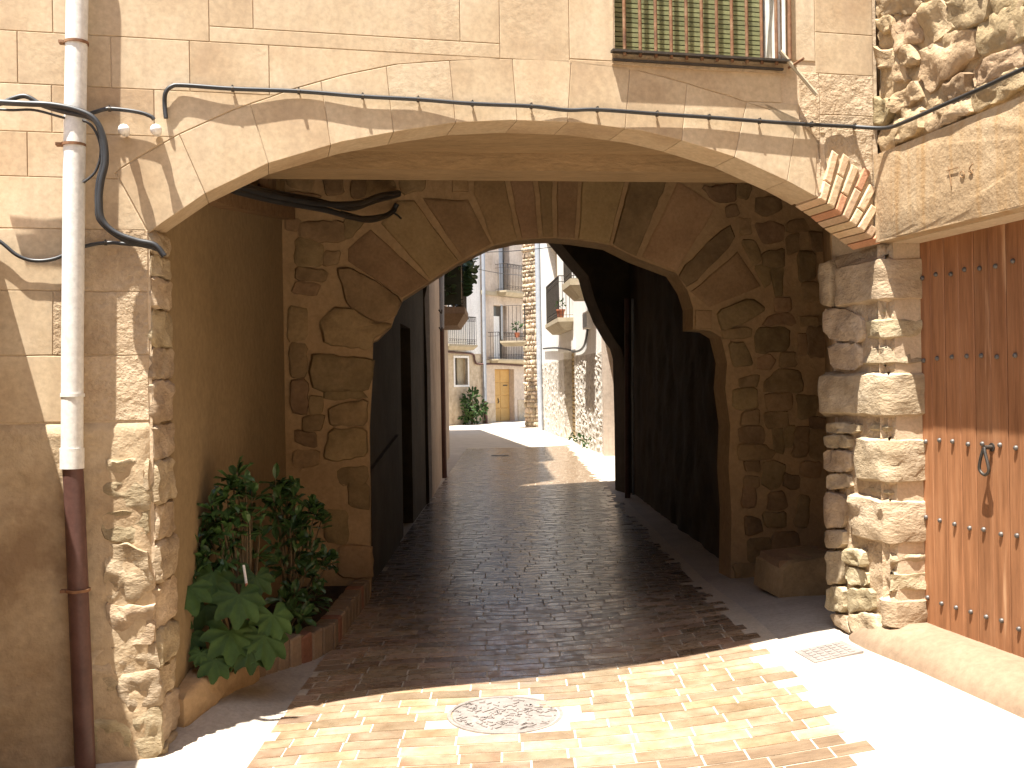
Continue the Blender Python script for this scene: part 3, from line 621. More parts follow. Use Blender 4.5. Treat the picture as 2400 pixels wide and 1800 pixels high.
for i, q in enumerate([[(1590, 30), (1720, 20), (1760, 200), (1640, 280), (1560, 150)], [(1745, 10), (2000, 0), (1990, 100), (1900, 180), (1765, 190)], [(1930, 130), (2230, 40), (2230, 240), (1950, 370)], [(1560, 330), (1650, 300), (1760, 215), (1890, 210), (1900, 330), (1760, 480), (1600, 580), (1550, 480)],
                       [(1380, 170), (1550, 90), (1560, 260), (1400, 330)], [(1380, 440), (1440, 430), (1460, 520), (1390, 520)], [(1340, 650), (1540, 540), (1560, 620), (1380, 720)], [(1270, 650), (1335, 660), (1370, 725), (1340, 790), (1260, 800)], [(1270, 870), (1540, 690), (1570, 720), (1560, 840), (1300, 980)],
                       [(1590, 740), (1870, 640), (1880, 720), (1620, 860)], [(1885, 600), (2200, 440), (2230, 550), (1895, 720)], [(1910, 430), (2230, 290), (2230, 410), (1900, 560)], [(1720, 540), (1860, 480), (1860, 600), (1740, 640)], [(1290, 140), (1380, 105), (1370, 180), (1320, 210)],
                       [(1280, -60), (1550, -160), (1560, 50), (1370, 100), (1280, 90)], [(1560, -170), (1900, -200), (1990, -20), (1740, 0), (1590, 15)], [(1280, 330), (1390, 350), (1520, 300), (1540, 400), (1400, 420), (1280, 430)], [(2010, -100), (2240, -120), (2240, 20), (2010, 90)], [(2240, 40), (2500, -60), (2500, 180), (2250, 260)], [(2240, 280), (2520, 180), (2520, 280), (2240, 400)]]):
    stone('wall_stone', RW.poly(zp(q, *k3)), RW, m_wallstone, rwall, proud=.012 + .022 * rr.random(), depth=.08, amp=.036, freq=7, step=.035, rings=(1, .95, .8, .52, .25), seed=400 + i, jit=.028, gap=-.014, rt=.12)
for i in range(26):   # the rest of the wall above, out of frame or nearly so
    a = .1 + (i % 9) * .34; b = 3.75 + (i // 9) * .3
    stone('wall_stone', [(a, b), (a + .31, b + .01), (a + .31, b + .27), (a, b + .26)], RW, m_wallstone, rwall, proud=.03, depth=.06, amp=.03, step=.07, seed=450 + i)
lint = slab('door_lintel', [(.012, 2.395), (2.9, 2.392), (2.9, 2.875), (.005, 2.868)], RW, m_lintel, dh, -.30, .03)
stone('lintel_face', [(.01, 2.398), (.9, 2.396), (1.9, 2.394), (2.88, 2.394), (2.88, 2.872), (1.9, 2.874), (.9, 2.872), (.008, 2.866)], RW, m_lintel, lint, proud=.038, depth=.0, rnd=0, amp=.006, freq=10, step=.1, rings=(1, .985, .8, .45), seed=71, jit=.006)
# the cut marks in the lintel
mk_ = MB(); LT = lambda x, y: RW.ab(1600 + x * .3617, 0 + y * .3617, .045)
def groove(pts, r=.003):
    MB().tube([RW.pt(*RW.ab(1600 + x * .3617, y * .3617, .042), .0435) for x, y in pts], r, 5).out('carved_mark', m_oldmark, lint)
groove([(1712, 1108), (1740, 1098), (1785, 1085)]); groove([(1722, 1080), (1735, 1150), (1742, 1205)])
groove([(1812 + 14 * math.cos(t), 1130 + 20 * math.sin(t)) for t in [i * .7 for i in range(10)]]); groove([(1880, 1060), (1862, 1085), (1855, 1115), (1866, 1130), (1880, 1118), (1872, 1102), (1858, 1108)])
# planks, studs, knocker
door = slab('door', [(JA - .03, .16), (2.54, .16), (2.54, 2.42), (JA - .03, 2.42)], RW, m_dark, dh, -DEP - .06, -DEP - .03)
pw = .118; a = JA - .028; k = 0
while a < 2.5:
    plate('plank', [(a, .2), (a + pw, .2), (a + pw, 2.41), (a, 2.41)], RW, m_door, door, c=-DEP + .002 * (k % 2), depth=.028, ch=.004, gap=.0015)
    for b in (2.20, 1.76, 1.32, .90, .47):
        q = RW.pt(a + pw * .5 + .012 * (rr.random() - .5), b + .02 * (rr.random() - .5), -DEP + .003)
        nb_ = MB(); n_ = RW.en; vs_ = []
        for rr_, h_ in ((.013, 0), (.0115, .008), (.006, .013)):
            for t in range(8):
                an = t * math.pi / 4; vs_.append(q + RW.ex * (rr_ * math.cos(an)) + Vector((0, 0, rr_ * math.sin(an))) + n_ * h_)
        nb_.add(vs_, [(i_ * 8 + t, i_ * 8 + (t + 1) % 8, (i_ + 1) * 8 + (t + 1) % 8, (i_ + 1) * 8 + t) for i_ in range(2) for t in range(8)] + [tuple(range(16, 24))])
        nb_.out('door_stud', m_nail, door, 50)
    a += pw; k += 1
kn = MB(); ka, kb = RW.ab(2326, 1048, -DEP)
kp = lambda da, db, c: RW.pt(ka + da, kb + db, -DEP + c)
kn.tube([kp(0, .0, .0), kp(0, 0, .045)], .011, 8); kn.tube([kp(0, .0, .0), kp(0, 0, .006)], .022, 10)
kn.tube(spline([kp(0, 0, .045), kp(-.012, -.03, .05), kp(-.03, -.08, .05), kp(-.032, -.115, .048), kp(0, -.135, .045), kp(.032, -.115, .048), kp(.03, -.08, .05), kp(.012, -.03, .05), kp(0, 0, .045)], 4), .008, 7)
kn.out('door_knocker', m_iron, door, 60)
# rendered sill running along the foot of the door
sv = []; prof = [(-.10, .12), (.02, .085), (.09, .02), (.10, -.3)]; sa = [JA - .35, JA - .28, JA - .1, JA + .1, .8, 1.2, 1.7, 2.2, 2.8]
for i, a in enumerate(sa):
    hgt = .14 * sst(i, -.5, 2.0); wob = .015 * nz(a * 4, 2)
    q = RW.pt(a, 0); gz = g(q.x, q.y)
    for c, h in prof: sv.append(RW.pt(a, gz + (hgt + wob) * max(-1, (h / .12)), c * (0.4 + .6 * sst(i, -.5, 2)) ))
    sv.append(RW.pt(a, gz + hgt + wob, -.24)); 
n5 = 5; sf = []
for i in range(len(sa) - 1):
    o_ = i * n5; p_ = (i + 1) * n5
    for u, v in ((4, 0), (0, 1), (1, 2), (2, 3)): sf.append((o_ + u, o_ + v, p_ + v, p_ + u))
mk('door_sill', sv, [tuple(reversed(f)) for f in sf], m_lightstep, dh, 60)

# ================================================================== dark covered lane beyond the inner arch
lane = thing('covered_lane', 'dark vaulted lane of bare walls running through to a far arch', 'passage', (-1.2, 8.6, 0))
m_lane = M('shade_toned_lane_render', [(.045, .033, .021), (.07, .052, .033), (.095, .072, .046)], 2, bump=.6, bscale=14, bdist=.02, rnd=.05)  # base colour darkened to carry the shade of the covered lane
LL = Frame((-1.22, 8.37), (0, 1)); RL = Frame((1.76, 15.0), (0.02, -1))
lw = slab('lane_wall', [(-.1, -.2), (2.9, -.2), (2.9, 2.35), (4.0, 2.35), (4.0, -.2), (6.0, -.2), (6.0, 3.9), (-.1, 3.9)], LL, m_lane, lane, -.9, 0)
slab('lane_door', [(2.88, .0), (4.02, .0), (4.02, 2.37), (2.88, 2.37)], LL, m_wood, lw, -.4, -.3)
slab('lane_plinth', [(.2, -.1), (2.3, -.1), (2.3, 1.15), (.2, .95)], LL, m_lane, lw, 0, .03)
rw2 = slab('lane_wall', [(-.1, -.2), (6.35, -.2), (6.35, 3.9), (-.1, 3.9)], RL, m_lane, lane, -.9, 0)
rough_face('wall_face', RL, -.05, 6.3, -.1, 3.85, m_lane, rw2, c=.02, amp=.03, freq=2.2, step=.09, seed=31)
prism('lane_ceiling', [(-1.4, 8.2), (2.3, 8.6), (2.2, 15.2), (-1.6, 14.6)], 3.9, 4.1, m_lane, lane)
O3 = [(1007, 1180), (1003, 1000), (1001, 860), (997, 760), (995, 700), (1005, 650), (1040, 600), (1100, 560), (1180, 538), (1250, 535), (1300, 552), (1339, 600), (1379, 647), (1393, 698), (1415, 752), (1440, 795), (1455, 815), (1462, 840), (1466, 1000), (1468, 1190)]
o3 = A3.poly(O3)
slab('far_arch', [(-.4, -.3), (o3[0][0], -.3)] + o3 + [(o3[-1][0], -.3), (3.4, -.3), (3.4, 4.0), (-.4, 4.0)], A3, m_lane, lane, -.5, 0)
# pipes on the lane walls
def pipe(name, label, path, r, mat, cat='pipe', clamps=(), mat2=None, split=None):
    t = thing(name, label, cat, tuple(path[-1]))
    if split is None: MB().tube(path, r, 12).out('pipe_run', mat, t, 50)
    else:
        MB().tube(path[:split + 1], r, 14).out('upper_pipe', mat, t, 50)
        MB().tube(path[split:], r * .96, 14).out('lower_pipe', mat2, t, 50)
    for q, n_ in clamps:
        q = Vector(q); ring = [q + (Vector((math.cos(x), math.sin(x), 0))) * r * 1.08 for x in [i * math.pi / 8 for i in range(17)]]
        b = MB(); b.tube([q - Vector((0, 0, .008)), q + Vector((0, 0, .008))], r * 1.14, 14)
        b.tube([q, q - Vector(n_) * (r + .06)], .008, 6); b.out('clamp', m_rust, t, 40)
    return t
d = 13.9
pipe('lane_conduit', 'dark square-looking downpipe near the far left end of the dark lane', [P(963, 500, d), P(966, 1188, 13.7)], .055, m_brown_pipe)
pipe('lane_conduit', 'thin pale conduit left of the dark downpipe in the lane', [P(943, 500, 13.2), P(944, 1000, 13.2)], .014, m_grey)
pipe('lane_conduit', 'thin black pipe at the right end of the dark lane', [P(1470, 700, 14.4), P(1471, 1168, 14.4)], .04, m_brown_pipe)
pipe('lane_conduit', 'slim grey conduit beside the black pipe, right end of the lane', [P(1483, 700, 14.2), P(1484, 1160, 14.2)], .018, m_grey)

# ================================================================== left side of the street beyond
lh = thing('left_house', 'narrow strip of tan house wall beyond the lane, left of the street', 'house', (-1.25, 16.5, 0))
L3 = Frame((-1.185, 14.9), (-.095, 3.75))
slab('house_wall', [(0, -.2), (3.75, -.2), (3.75, 9.9), (0, 9.9)], L3, m_farplaster, lh, -3.5, 0)
for b in (2.65, 2.95): MB().tube(spline([L3.pt(2.6, b, .02), L3.pt(2.62, b - .06, .06), L3.pt(2.66, b, .07)], 4), .012, 6).out('wall_hook', m_iron, lh)
pipe('downpipe', 'tall downpipe, white above and brown below, left edge of the far street', [P(1033, 400, 18.3), P(1034, 770, 18.3), P(1041, 1122, 18.3)], .055, m_grey, mat2=m_brown_pipe, split=1)
lh2 = thing('tall_left_house', 'tall house behind the leafy balcony on the left of the far street', 'house', (-1.5, 21, 0))
prism('house_wall', [(-1.42, 18.75), (-1.46, 23.6), (-6, 23.6), (-6, 18.75)], -.2, 12.0, m_farplaster, lh2)
lh3 = thing('set_back_house', 'house set back behind the leafy balcony, left of the street', 'house', (-2.3, 29, 0))
prism('house_wall', [(-1.5, 23.65), (-3.2, 34.9), (-8, 34.9), (-8, 23.65)], -.2, 10.5, m_farplaster, lh3)
def leaf_at(b, p, d_, n_, L, W):
    """one folded leaf: base p, direction d_, normal n_"""
    d_ = d_.normalized(); s = d_.cross(n_).normalized(); n2 = s.cross(d_)
    mid = p + d_ * L * .55 - n2 * L * .05; tip = p + d_ * L - n2 * L * .16
    b.add([p, p + d_ * L * .3 + s * W * .38 + n2 * W * .1, mid + s * W * .5 + n2 * W * .14, p + d_ * L * .86 + s * W * .33, tip,
           p + d_ * L * .86 - s * W * .33, mid - s * W * .5 + n2 * W * .14, p + d_ * L * .3 - s * W * .38 + n2 * W * .1, mid],
          [(0, 1, 8), (1, 2, 8), (2, 3, 8), (3, 4, 8), (4, 5, 8), (5, 6, 8), (6, 7, 8), (7, 0, 8)])
def rv(r): return Vector((r.gauss(0, 1), r.gauss(0, 1), r.gauss(0, 1))).normalized()
def clump(b, c, R, n, L, r, flat=1.0):
    for _ in range(n):
        q = rv(r); q.z *= flat; p = Vector(c) + q * R * (r.random() ** .45)
        leaf_at(b, p, (q + rv(r) * .8 + Vector((0, 0, .3))), rv(r), L * (.7 + .6 * r.random()), L * .5)
# balcony builder: slab, front and side rails, balusters
def balcony(name, label, fr, a0, a1, b, proj, slab_t, rail_h, nbar, side_bars, group='balconies over the far street', mat_s=None, panel=False, twist=False, bar_r=.009, cham=.6):
    o = fr.pt((a0 + a1) / 2, b, 0); t = thing(name, label, 'balcony', tuple(o), group)
    s = MB(); x = slab_t
    s.box(fr, a0, a1, b - x * .35, b, 0.0, proj)
    bot = [fr.pt(a0 + x * cham, b - x, proj - x * cham), fr.pt(a1 - x * cham, b - x, proj - x * cham), fr.pt(a1 - x * cham, b - x, 0), fr.pt(a0 + x * cham, b - x, 0)]
    top = [fr.pt(a0 + .01, b - x * .36, proj - .01), fr.pt(a1 - .01, b - x * .36, proj - .01), fr.pt(a1 - .01, b - x * .36, 0), fr.pt(a0 + .01, b - x * .36, 0)]
    s.hexa(bot + top); s.out('floor_slab', mat_s or m_slab, t)
    rb = MB(); c = proj - .04; A, B = a0 + .04, a1 - .04
    path = [(A, 0.0), (A, c), (B, c), (B, 0.0)]
    for h in (.07, rail_h * .86 if twist else rail_h * .5 if False else .15, rail_h):
        rb.tube([fr.pt(p_, b + h, q_) for p_, q_ in path], .014 if h == rail_h else .009, 6)
    for i in range(nbar):
        a = lerp(A, B, i / (nbar - 1)); rb.tube([fr.pt(a, b, c), fr.pt(a, b + rail_h, c)], bar_r, 5)
    for i in range(1, side_bars):
        q = c * i / side_bars
        for a in (A, B): rb.tube([fr.pt(a, b, q), fr.pt(a, b + rail_h, q)], bar_r, 5)
    if twist:
        for i in range(nbar - 1):
            a = lerp(A, B, (i + .5) / (nbar - 1)); w_ = (B - A) / (nbar - 1) * .42
            for h in (rail_h - w_ - .02, .02 + .1 + w_):
                rb.tube([fr.pt(a + w_ * math.cos(x_), b + h + w_ * math.sin(x_), c) for x_ in [j * math.pi / 4 for j in range(9)]], .007, 4)
    rb.out('railing', m_iron, t)
    if panel:
        pb = MB(); pb.box(fr, A, A + .02, b + .05, b + rail_h + .05, .02, c); pb.out('side_panel', m_grey, t)
    return t
# leafy balcony on the tall left house (normal +x)
TL = Frame((-1.42, 18.75), (-.008, 1.0))
balcony('balcony', 'leafy balcony with ochre underside on the left of the far street', TL, 1.6, 3.6, 3.21, .52, .36, 1.0, 12, 5, cham=.45, mat_s=m_terra if False else m_lightstep)
lp = thing('balcony_plants', 'mass of dark green foliage spilling over the left balcony rail', 'plant', tuple(TL.pt(2.4, 3.25, .3)))
b = MB(); r5 = random.Random(5)
for i in range(26): clump(b, TL.pt(1.50 + .06 * i, 3.40 + 1.6 * r5.random(), .06 + .36 * r5.random()), .26, 46, .17, r5)
b.out('foliage', m_leaf, lp)
b = MB()
for i in range(9): leaf_at(b, TL.pt(1.7, 3.45 + .09 * i, .46), Vector((.7, -.3, .2 - .1 * i)), Vector((.3, -1, .4)), .24, .16)
b.out('broad_leaf', m_leaf, lp)
slab('dark_screen', [(1.66, 3.25), (3.4, 3.25), (3.4, 5.2), (1.66, 5.2)], TL, m_bark, lp, .42, .45)
MB().box(TL, 1.60, 1.63, 3.25, 5.2, .02, .45).out('dark_screen', m_screen, lp)
MB().tube([TL.pt(1.62, 3.2, .3), TL.pt(1.62, 3.9, .34)], .02, 6).out('stem', m_bark, lp)

# ================================================================== houses closing the street
fhb = thing('ochre_door_house', 'weathered tan house with an ochre double door at the street end', 'house', tuple(FH.pt(.5, 0, 0)))
def holes(fr, a0, a1, b0, b1, ops, mat, parent, name='wall', dep=-.4):
    """wall built as strips around rectangular openings (a0, a1, b0, b1)"""
    bs_ = sorted({b0, b1} | {o[2] for o in ops} | {o[3] for o in ops}); m = MB()
    for i in range(len(bs_) - 1):
        lo, hi = bs_[i], bs_[i + 1]; cur = a0
        for o in sorted(ops):
            if o[2] <= lo + 1e-6 and o[3] >= hi - 1e-6:
                if o[0] > cur: m.box(fr, cur, o[0], lo, hi, dep, 0)
                cur = o[1]
        if a1 > cur: m.box(fr, cur, a1, lo, hi, dep, 0)
    return m.out(name, mat, parent)
DR = (FH.ab(1160, 900)[0], FH.ab(1205, 900)[0], .02, 2.32)
W2 = (FH.ab(1153, 700)[0] + .1, FH.ab(1176, 700)[0] + .35, 2.78, 5.1)
W3 = (FH.ab(1169, 600)[0], FH.ab(1194, 600)[0], 5.75, 8.1)
AX = FH.ab(1128, 800)[0]
fw = holes(FH, AX, 3.6, -.4, 10.5, [DR, W2, W3], m_farplaster, fhb, 'house_wall')
dd = holes(FH, DR[0] - .01, DR[1] + .01, 0, 2.34, [], m_dark, fhb, 'door_recess', dep=-.42) if False else None
od = slab('double_door', [(DR[0], .0), (DR[1], .0), (DR[1], 2.33), (DR[0], 2.33)], FH, m_yellow, fhb, -.33, -.27)
hw = (DR[1] - DR[0]) / 2
for s in range(2):
    for r_ in range(4):
        a = DR[0] + s * hw; bb = .05 + r_ * .57
        plate('door_panel', [(a + .02, bb), (a + hw - .02, bb), (a + hw - .02, bb + .53), (a + .02, bb + .53)], FH, m_yellow, od, c=-.25, depth=.03, ch=.012)
MB().tube([FH.pt(DR[0] + hw * .75, 1.05, -.25), FH.pt(DR[0] + hw * .75, .9, -.2), FH.pt(DR[0] + hw * .75, .82, -.25)], .02, 6).out('knocker', m_iron, od)
MB().box(FH, DR[0] + hw * 1.3, DR[0] + hw * 1.75, 1.58, 1.63, -.25, -.235).out('letter_slot', m_iron, od)
for i, (a0_, a1_, b0_, b1_) in enumerate((W2, W3)):
    f_ = slab('window', [(a0_, b0_), (a1_, b0_), (a1_, b1_), (a0_, b1_)], FH, m_glassdark, fhb, -.36, -.3)
    slab('window_blind', [(a0_ + .04, b0_), (a0_ + (a1_ - a0_) * .8, b0_), (a0_ + (a1_ - a0_) * .8, b1_ - (.45 if i == 0 else .1)), (a0_ + .04, b1_ - (.45 if i == 0 else .1))], FH, m_white if i == 0 else m_grey, f_, -.298, -.26)
slab('cornice_band', [(AX, 2.52), (3.6, 2.52), (3.6, 2.7), (AX, 2.7)], FH, m_slab, fhb, -.01, .08)
slab('cornice_band', [(AX, 5.5), (3.6, 5.5), (3.6, 5.68), (AX, 5.68)], FH, m_slab, fhb, -.01, .08)
slab('stone_plinth', [(AX, -.3), (DR[0] - .02, -.3), (DR[0] - .02, .85), (AX, .85)], FH, m_farstone, fhb, -.01, .03)
slab('stone_plinth', [(DR[1] + .25, -.3), (3.6, -.3), (3.6, .95), (DR[1] + .25, .95)], FH, m_farstone, fhb, -.01, .03)
balcony('balcony', 'lower scrolled iron balcony above the ochre double door', FH, FH.ab(1143, 800)[0], 2.6, 2.74, .55, .16, 1.15, 26, 4, twist=True)
balcony('balcony', 'upper scrolled iron balcony two floors above the ochre door', FH, FH.ab(1160, 650)[0], 3.0, 5.72, .6, .22, 1.15, 26, 4, twist=True)
wfl = thing('flower_spray', 'spray of white blossom hanging over the upper iron balcony', 'plant', tuple(FH.pt(2.1, 6.0, .7)))
b = MB(); r6 = random.Random(6); clump(b, FH.pt(1.75, 6.3, .72), .34, 40, .13, r6); b.out('blossom', m_flower, wfl)
MB().tube([FH.pt(1.75, 5.75, .5), FH.pt(1.75, 6.3, .7)], .015, 5).out('stem', m_bark, wfl)
pipe('downpipe', 'grey zinc downpipe with brown foot down the tan end house', [FH.pt(FH.ab(1126 + 3, 700)[0], 9.8, .12), FH.pt(FH.ab(1131, 900)[0], .95, .12), FH.pt(FH.ab(1134, 960)[0], -.05, .12)], .075, m_grey, mat2=m_brown_pipe, split=1)
cab = MB(); aa = lambda px, py: FH.ab(px, py, .06)
cab.tube(spline([FH.pt(*aa(1042, 824), .06), FH.pt(*aa(1080, 827), .06), FH.pt(*aa(1108, 830), .06), FH.pt(*aa(1113, 845), .06), FH.pt(*aa(1120, 853), .08), FH.pt(*aa(1160, 853), .08), FH.pt(*aa(1225, 857), .08)], 5), .045, 6)
cb = thing('wall_conduit', 'dark cable run along the fronts of the end houses', 'cable', tuple(FH.pt(-1.5, 2.7, .06))); cab.out('cable_run', m_brown_pipe, cb, 60)
whf = thing('white_end_house', 'white upper storey over a tan stone ground floor at the street end', 'house', tuple(FH.pt(-3, 0, 0)))
WN = (FH.ab(1066, 870)[0], FH.ab(1096, 870)[0], FH.ab(1080, 902)[1], FH.ab(1080, 839)[1])
BL = FH.ab(1110, 829)[1]
holes(FH, -8, AX - .01, -.4, BL, [WN], m_farstone, whf, 'ground_floor_wall')
holes(FH, -8, AX - .01, BL + .001, 9.6, [(-5.2, -3.4, 3.05, 5.1)], m_white, whf, 'upper_wall')
fr_ = MB(); e = .09
for q in ((WN[0] - e, WN[1] + e, WN[3], WN[3] + e), (WN[0] - e, WN[1] + e, WN[2] - e, WN[2]), (WN[0] - e, WN[0], WN[2], WN[3]), (WN[1], WN[1] + e, WN[2], WN[3])): fr_.box(FH, *q, -.12, .02)
wn = fr_.out('window', m_white, whf)
slab('window_pane', [(WN[0], WN[2]), (WN[1], WN[2]), (WN[1], WN[3]), (WN[0], WN[3])], FH, m_glassdark, wn, -.3, -.26)
slab('window_curtain', [(lerp(WN[0], WN[1], .48), WN[2]), (WN[1], WN[2]), (WN[1], WN[3]), (lerp(WN[0], WN[1], .48), WN[3])], FH, m_slab, wn, -.255, -.2)
slab('balcony_window', [(-5.2, 3.05), (-3.4, 3.05), (-3.4, 5.1), (-5.2, 5.1)], FH, m_glassdark, whf, -.36, -.3)
balcony('balcony', 'black barred balcony low on the white wall at the street end', FH, FH.ab(1030, 800)[0], FH.ab(1085, 800)[0] + .35, FH.ab(1060, 808)[1], .5, .22, 1.15, 16, 4, twist=True)
# potted shrub by the wall
ps = thing('wall_shrub', 'leafy green shrub growing against the far tan wall', 'plant', tuple(FH.pt(-1.4, 0, .35)))
b = MB(); r8 = random.Random(8)
for px, py, R, n in ((1100, 940, .32, 50), (1112, 965, .35, 60), (1098, 975, .3, 50), (1093, 955, .25, 30), (1124, 950, .22, 26), (1128, 965, .2, 22), (1108, 925, .25, 28), (1106, 985, .25, 30)):
    a_, b_ = FH.ab(px, py, .35); clump(b, FH.pt(a_, b_, .35), R, n, .2, r8)
b.out('foliage', m_leaf2, ps)
a_, b_ = FH.ab(1108, 985, .35)
for dx in (-.2, 0, .25): MB().tube([FH.pt(a_, -.1, .3), FH.pt(a_ + dx, 1.2, .35)], .03, 6, r2=.012).out('stem', m_bark, ps)

# ================================================================== right side of the street beyond
sh = thing('rubble_corner_house', 'sunlit rubble stone house corner in the middle of the far street', 'house', (.7, 38, 0))
SF = Frame((.50, 38.9), (.62, -.78)); SG = Frame((.98, 38.3), (-.35, 1))
s0 = SF.ab(1230, 900)[0]; s1 = SF.ab(1263, 900)[0]; sL = SF.ab(1223, 900)[0]
sw = slab('corner_wall', [(s0, -.3), (s1 + .05, -.3), (s1 + .05, 9.5), (s0, 9.5)], SF, m_farstone, sh, -2.0, 0)
slab('shaded_return', [(sL, -.3), (s0, -.3), (s0, 9.5), (sL, 9.5)], SF, m_farstone, sh, -2.0, -.30)
r9 = random.Random(9); bb = -.1; i = 0
m_fs = M('far_sunlit_stone', [(.33, .24, .15), (.46, .36, .25), (.52, .42, .31)], 3, bump=.7, bscale=8, bdist=.04, rnd=.4, hue=.012)
while bb < 7.2:
    h = .11 + .14 * r9.random(); a = s0
    while a < s1:
        L_ = min(.10 + .15 * r9.random(), s1 + .02 - a)
        if L_ > .05: stone('wall_stone', [(a, bb), (a + L_ - .02, bb + .01), (a + L_ - .02, bb + h - .03), (a + .01, bb + h - .02)], SF, m_fs, sw, proud=.05 + .05 * r9.random(), depth=.03, amp=.03, step=.12, seed=600 + i, rings=(1, .8, .45))
        a += L_; i += 1
    bb += h
rh = thing('white_house', 'white house with two iron balconies and a ribbed garage shutter, right', 'house', tuple(WH.pt(7, 0, 0)))
GA = (WH.ab(1322, 900)[0], WH.ab(1347, 900)[0], .1, 2.55)
DB = (WH.ab(1282, 650)[0], WH.ab(1306, 650)[0], 3.45, 6.3)
ZS = 2.35
hwall = holes(WH, .05, 14.2, ZS, 9.5, [(GA[0], GA[1], ZS, GA[3]), DB], m_white, rh, 'upper_wall')
holes(WH, .05, GA[0], -.3, ZS, [], m_stucco, rh, 'stone_base'); holes(WH, GA[1], 14.2, -.3, ZS, [], m_stucco, rh, 'stucco_base')
sc_ = MB(); r10 = random.Random(10)
for a0_, a1_, n in ((.1, GA[0], 150), (GA[1], 14.1, 260)):
    for _ in range(n):
        a = a0_ + (a1_ - a0_) * r10.random(); b_ = .0 + 2.3 * r10.random(); L_ = .12 + .3 * r10.random(); h = .05 + .09 * r10.random()
        p = [(a, b_), (a + L_ * .5, b_ - h * .3), (a + L_, b_), (a + L_ * .9, b_ + h), (a + L_ * .2, b_ + h)]
        n0 = [WH.pt(x_, y_, 0) for x_, y_ in p] + [WH.pt(a + L_ * .5, b_ + h * .4, .015 + .02 * r10.random())]
        sc_.add(n0, [(i_, (i_ + 1) % 5, 5) for i_ in range(5)])
tag(sc_.out('stucco_lumps', m_stucco, rh), kind='stuff')
gs = slab('garage_shutter', [(GA[0], -.1), (GA[1], -.1), (GA[1], GA[3]), (GA[0], GA[3])], WH, m_tan, rh, -.32, -.27)
bb = .05
while bb < GA[3] - .1:
    MB().box(WH, GA[0] + .02, GA[1] - .02, bb, bb + .085, -.27, -.23).out('shutter_rib', m_tan, gs); bb += .125
slab('balcony_door', [(DB[0], DB[2]), (DB[1], DB[2]), (DB[1], DB[3]), (DB[0], DB[3])], WH, m_tan, rh, -.35, -.3)
slab('garage_lintel', [(GA[0] - .3, GA[3]), (GA[1] + .3, GA[3]), (GA[1] + .3, GA[3] + .25), (GA[0] - .3, GA[3] + .25)], WH, m_white, rh, -.01, .05)
B1a, B1b = WH.ab(1292, 760, .6)[0], WH.ab(1330, 760, .6)[0]
balcony('balcony', 'mid height iron balcony with flower pot on the white house', WH, 6.3, 9.6, 3.42, .42, .32, 1.12, 30, 4, twist=True)
balcony('balcony', 'dark underside of the nearest balcony on the white house, upper right', WH, 12.3, 13.8, 4.03, .62, .42, 1.12, 12, 5, mat_s=m_slab)
fp = thing('flower_pot', 'red terracotta pot on the white house balcony corner', 'pot', tuple(WH.pt(9.4, 3.43, .38)))
MB().lathe(WH.pt(9.4, 3.43, .32), [(.08, 0), (.11, .18), (.125, .18), (.125, .22), (.10, .22)], 14).out('pot', m_terra, fp, 50)
b = MB(); clump(b, WH.pt(9.4, 3.80, .32), .12, 34, .08, r10); b.out('foliage', m_leaf2, fp)
pipe('downpipe', 'pale grey downpipe between rubble corner and white house', [WH.pt(.9, 9.3, .1), WH.pt(1.0, 2.2, .1), WH.pt(1.35, 0.0, .12)], .09, m_grey)
wl = MB(); q = [(12.4, 3.3), (12.5, 2.95), (11.8, 2.55), (10.2, 2.48), (8.5, 2.6), (5.5, 2.75), (2.0, 2.85)]
wl.tube(spline([WH.pt(a, b_, .05) for a, b_ in q], 6), .03, 5)
ct = thing('wall_cable', 'black cable looping along the white house above its garage', 'cable', tuple(WH.pt(8, 2.7, .05))); wl.out('cable_run', m_black, ct)
lamp = thing('meter_box', 'small white box on the white house wall under the balcony', 'box', tuple(WH.pt(12.6, 3.1, 0)))
MB().box(WH, 12.2, 12.9, 2.95, 3.35, 0, .12).out('box_body', m_white, lamp); MB().box(WH, 12.24, 12.86, 2.99, 3.31, .12, .13).out('box_lid', m_grey, lamp)
wd = thing('weeds', 'yellow green weeds at the foot of the stucco wall, right', 'plant', tuple(WH.pt(11, .25, .2)))
b = MB()
for i in range(6): clump(b, WH.pt(10.0 + .6 * i, .20 + .08 * r10.random(), .14), .10, 14, .09, r10)
b.out('foliage', m_leaf2, wd)
# grey panelled balcony hanging between
GB = Frame((-.36, 38.3), (1, -.1))
gb = balcony('balcony', 'balcony with grey side panel jutting left from the rubble corner', GB, 0, .95, GB.ab(1200, 800)[1], .6, .19, 1.3, 7, 3, panel=True)
tag(gb, kind=None)
pp = thing('balcony_plant', 'bright green potted plant on the grey panelled balcony', 'plant', tuple(GB.pt(.5, 3.2, .4)))
b = MB(); q = GB.ab(1212, 768, .5); clump(b, GB.pt(q[0], q[1] + .05, .5), .17, 45, .12, r10); b.out('foliage', m_leaf2, pp)
MB().lathe(GB.pt(q[0], q[1] - .36, .5), [(.08, 0), (.10, .16), (.10, .18)], 12).out('pot', m_terra, pp)
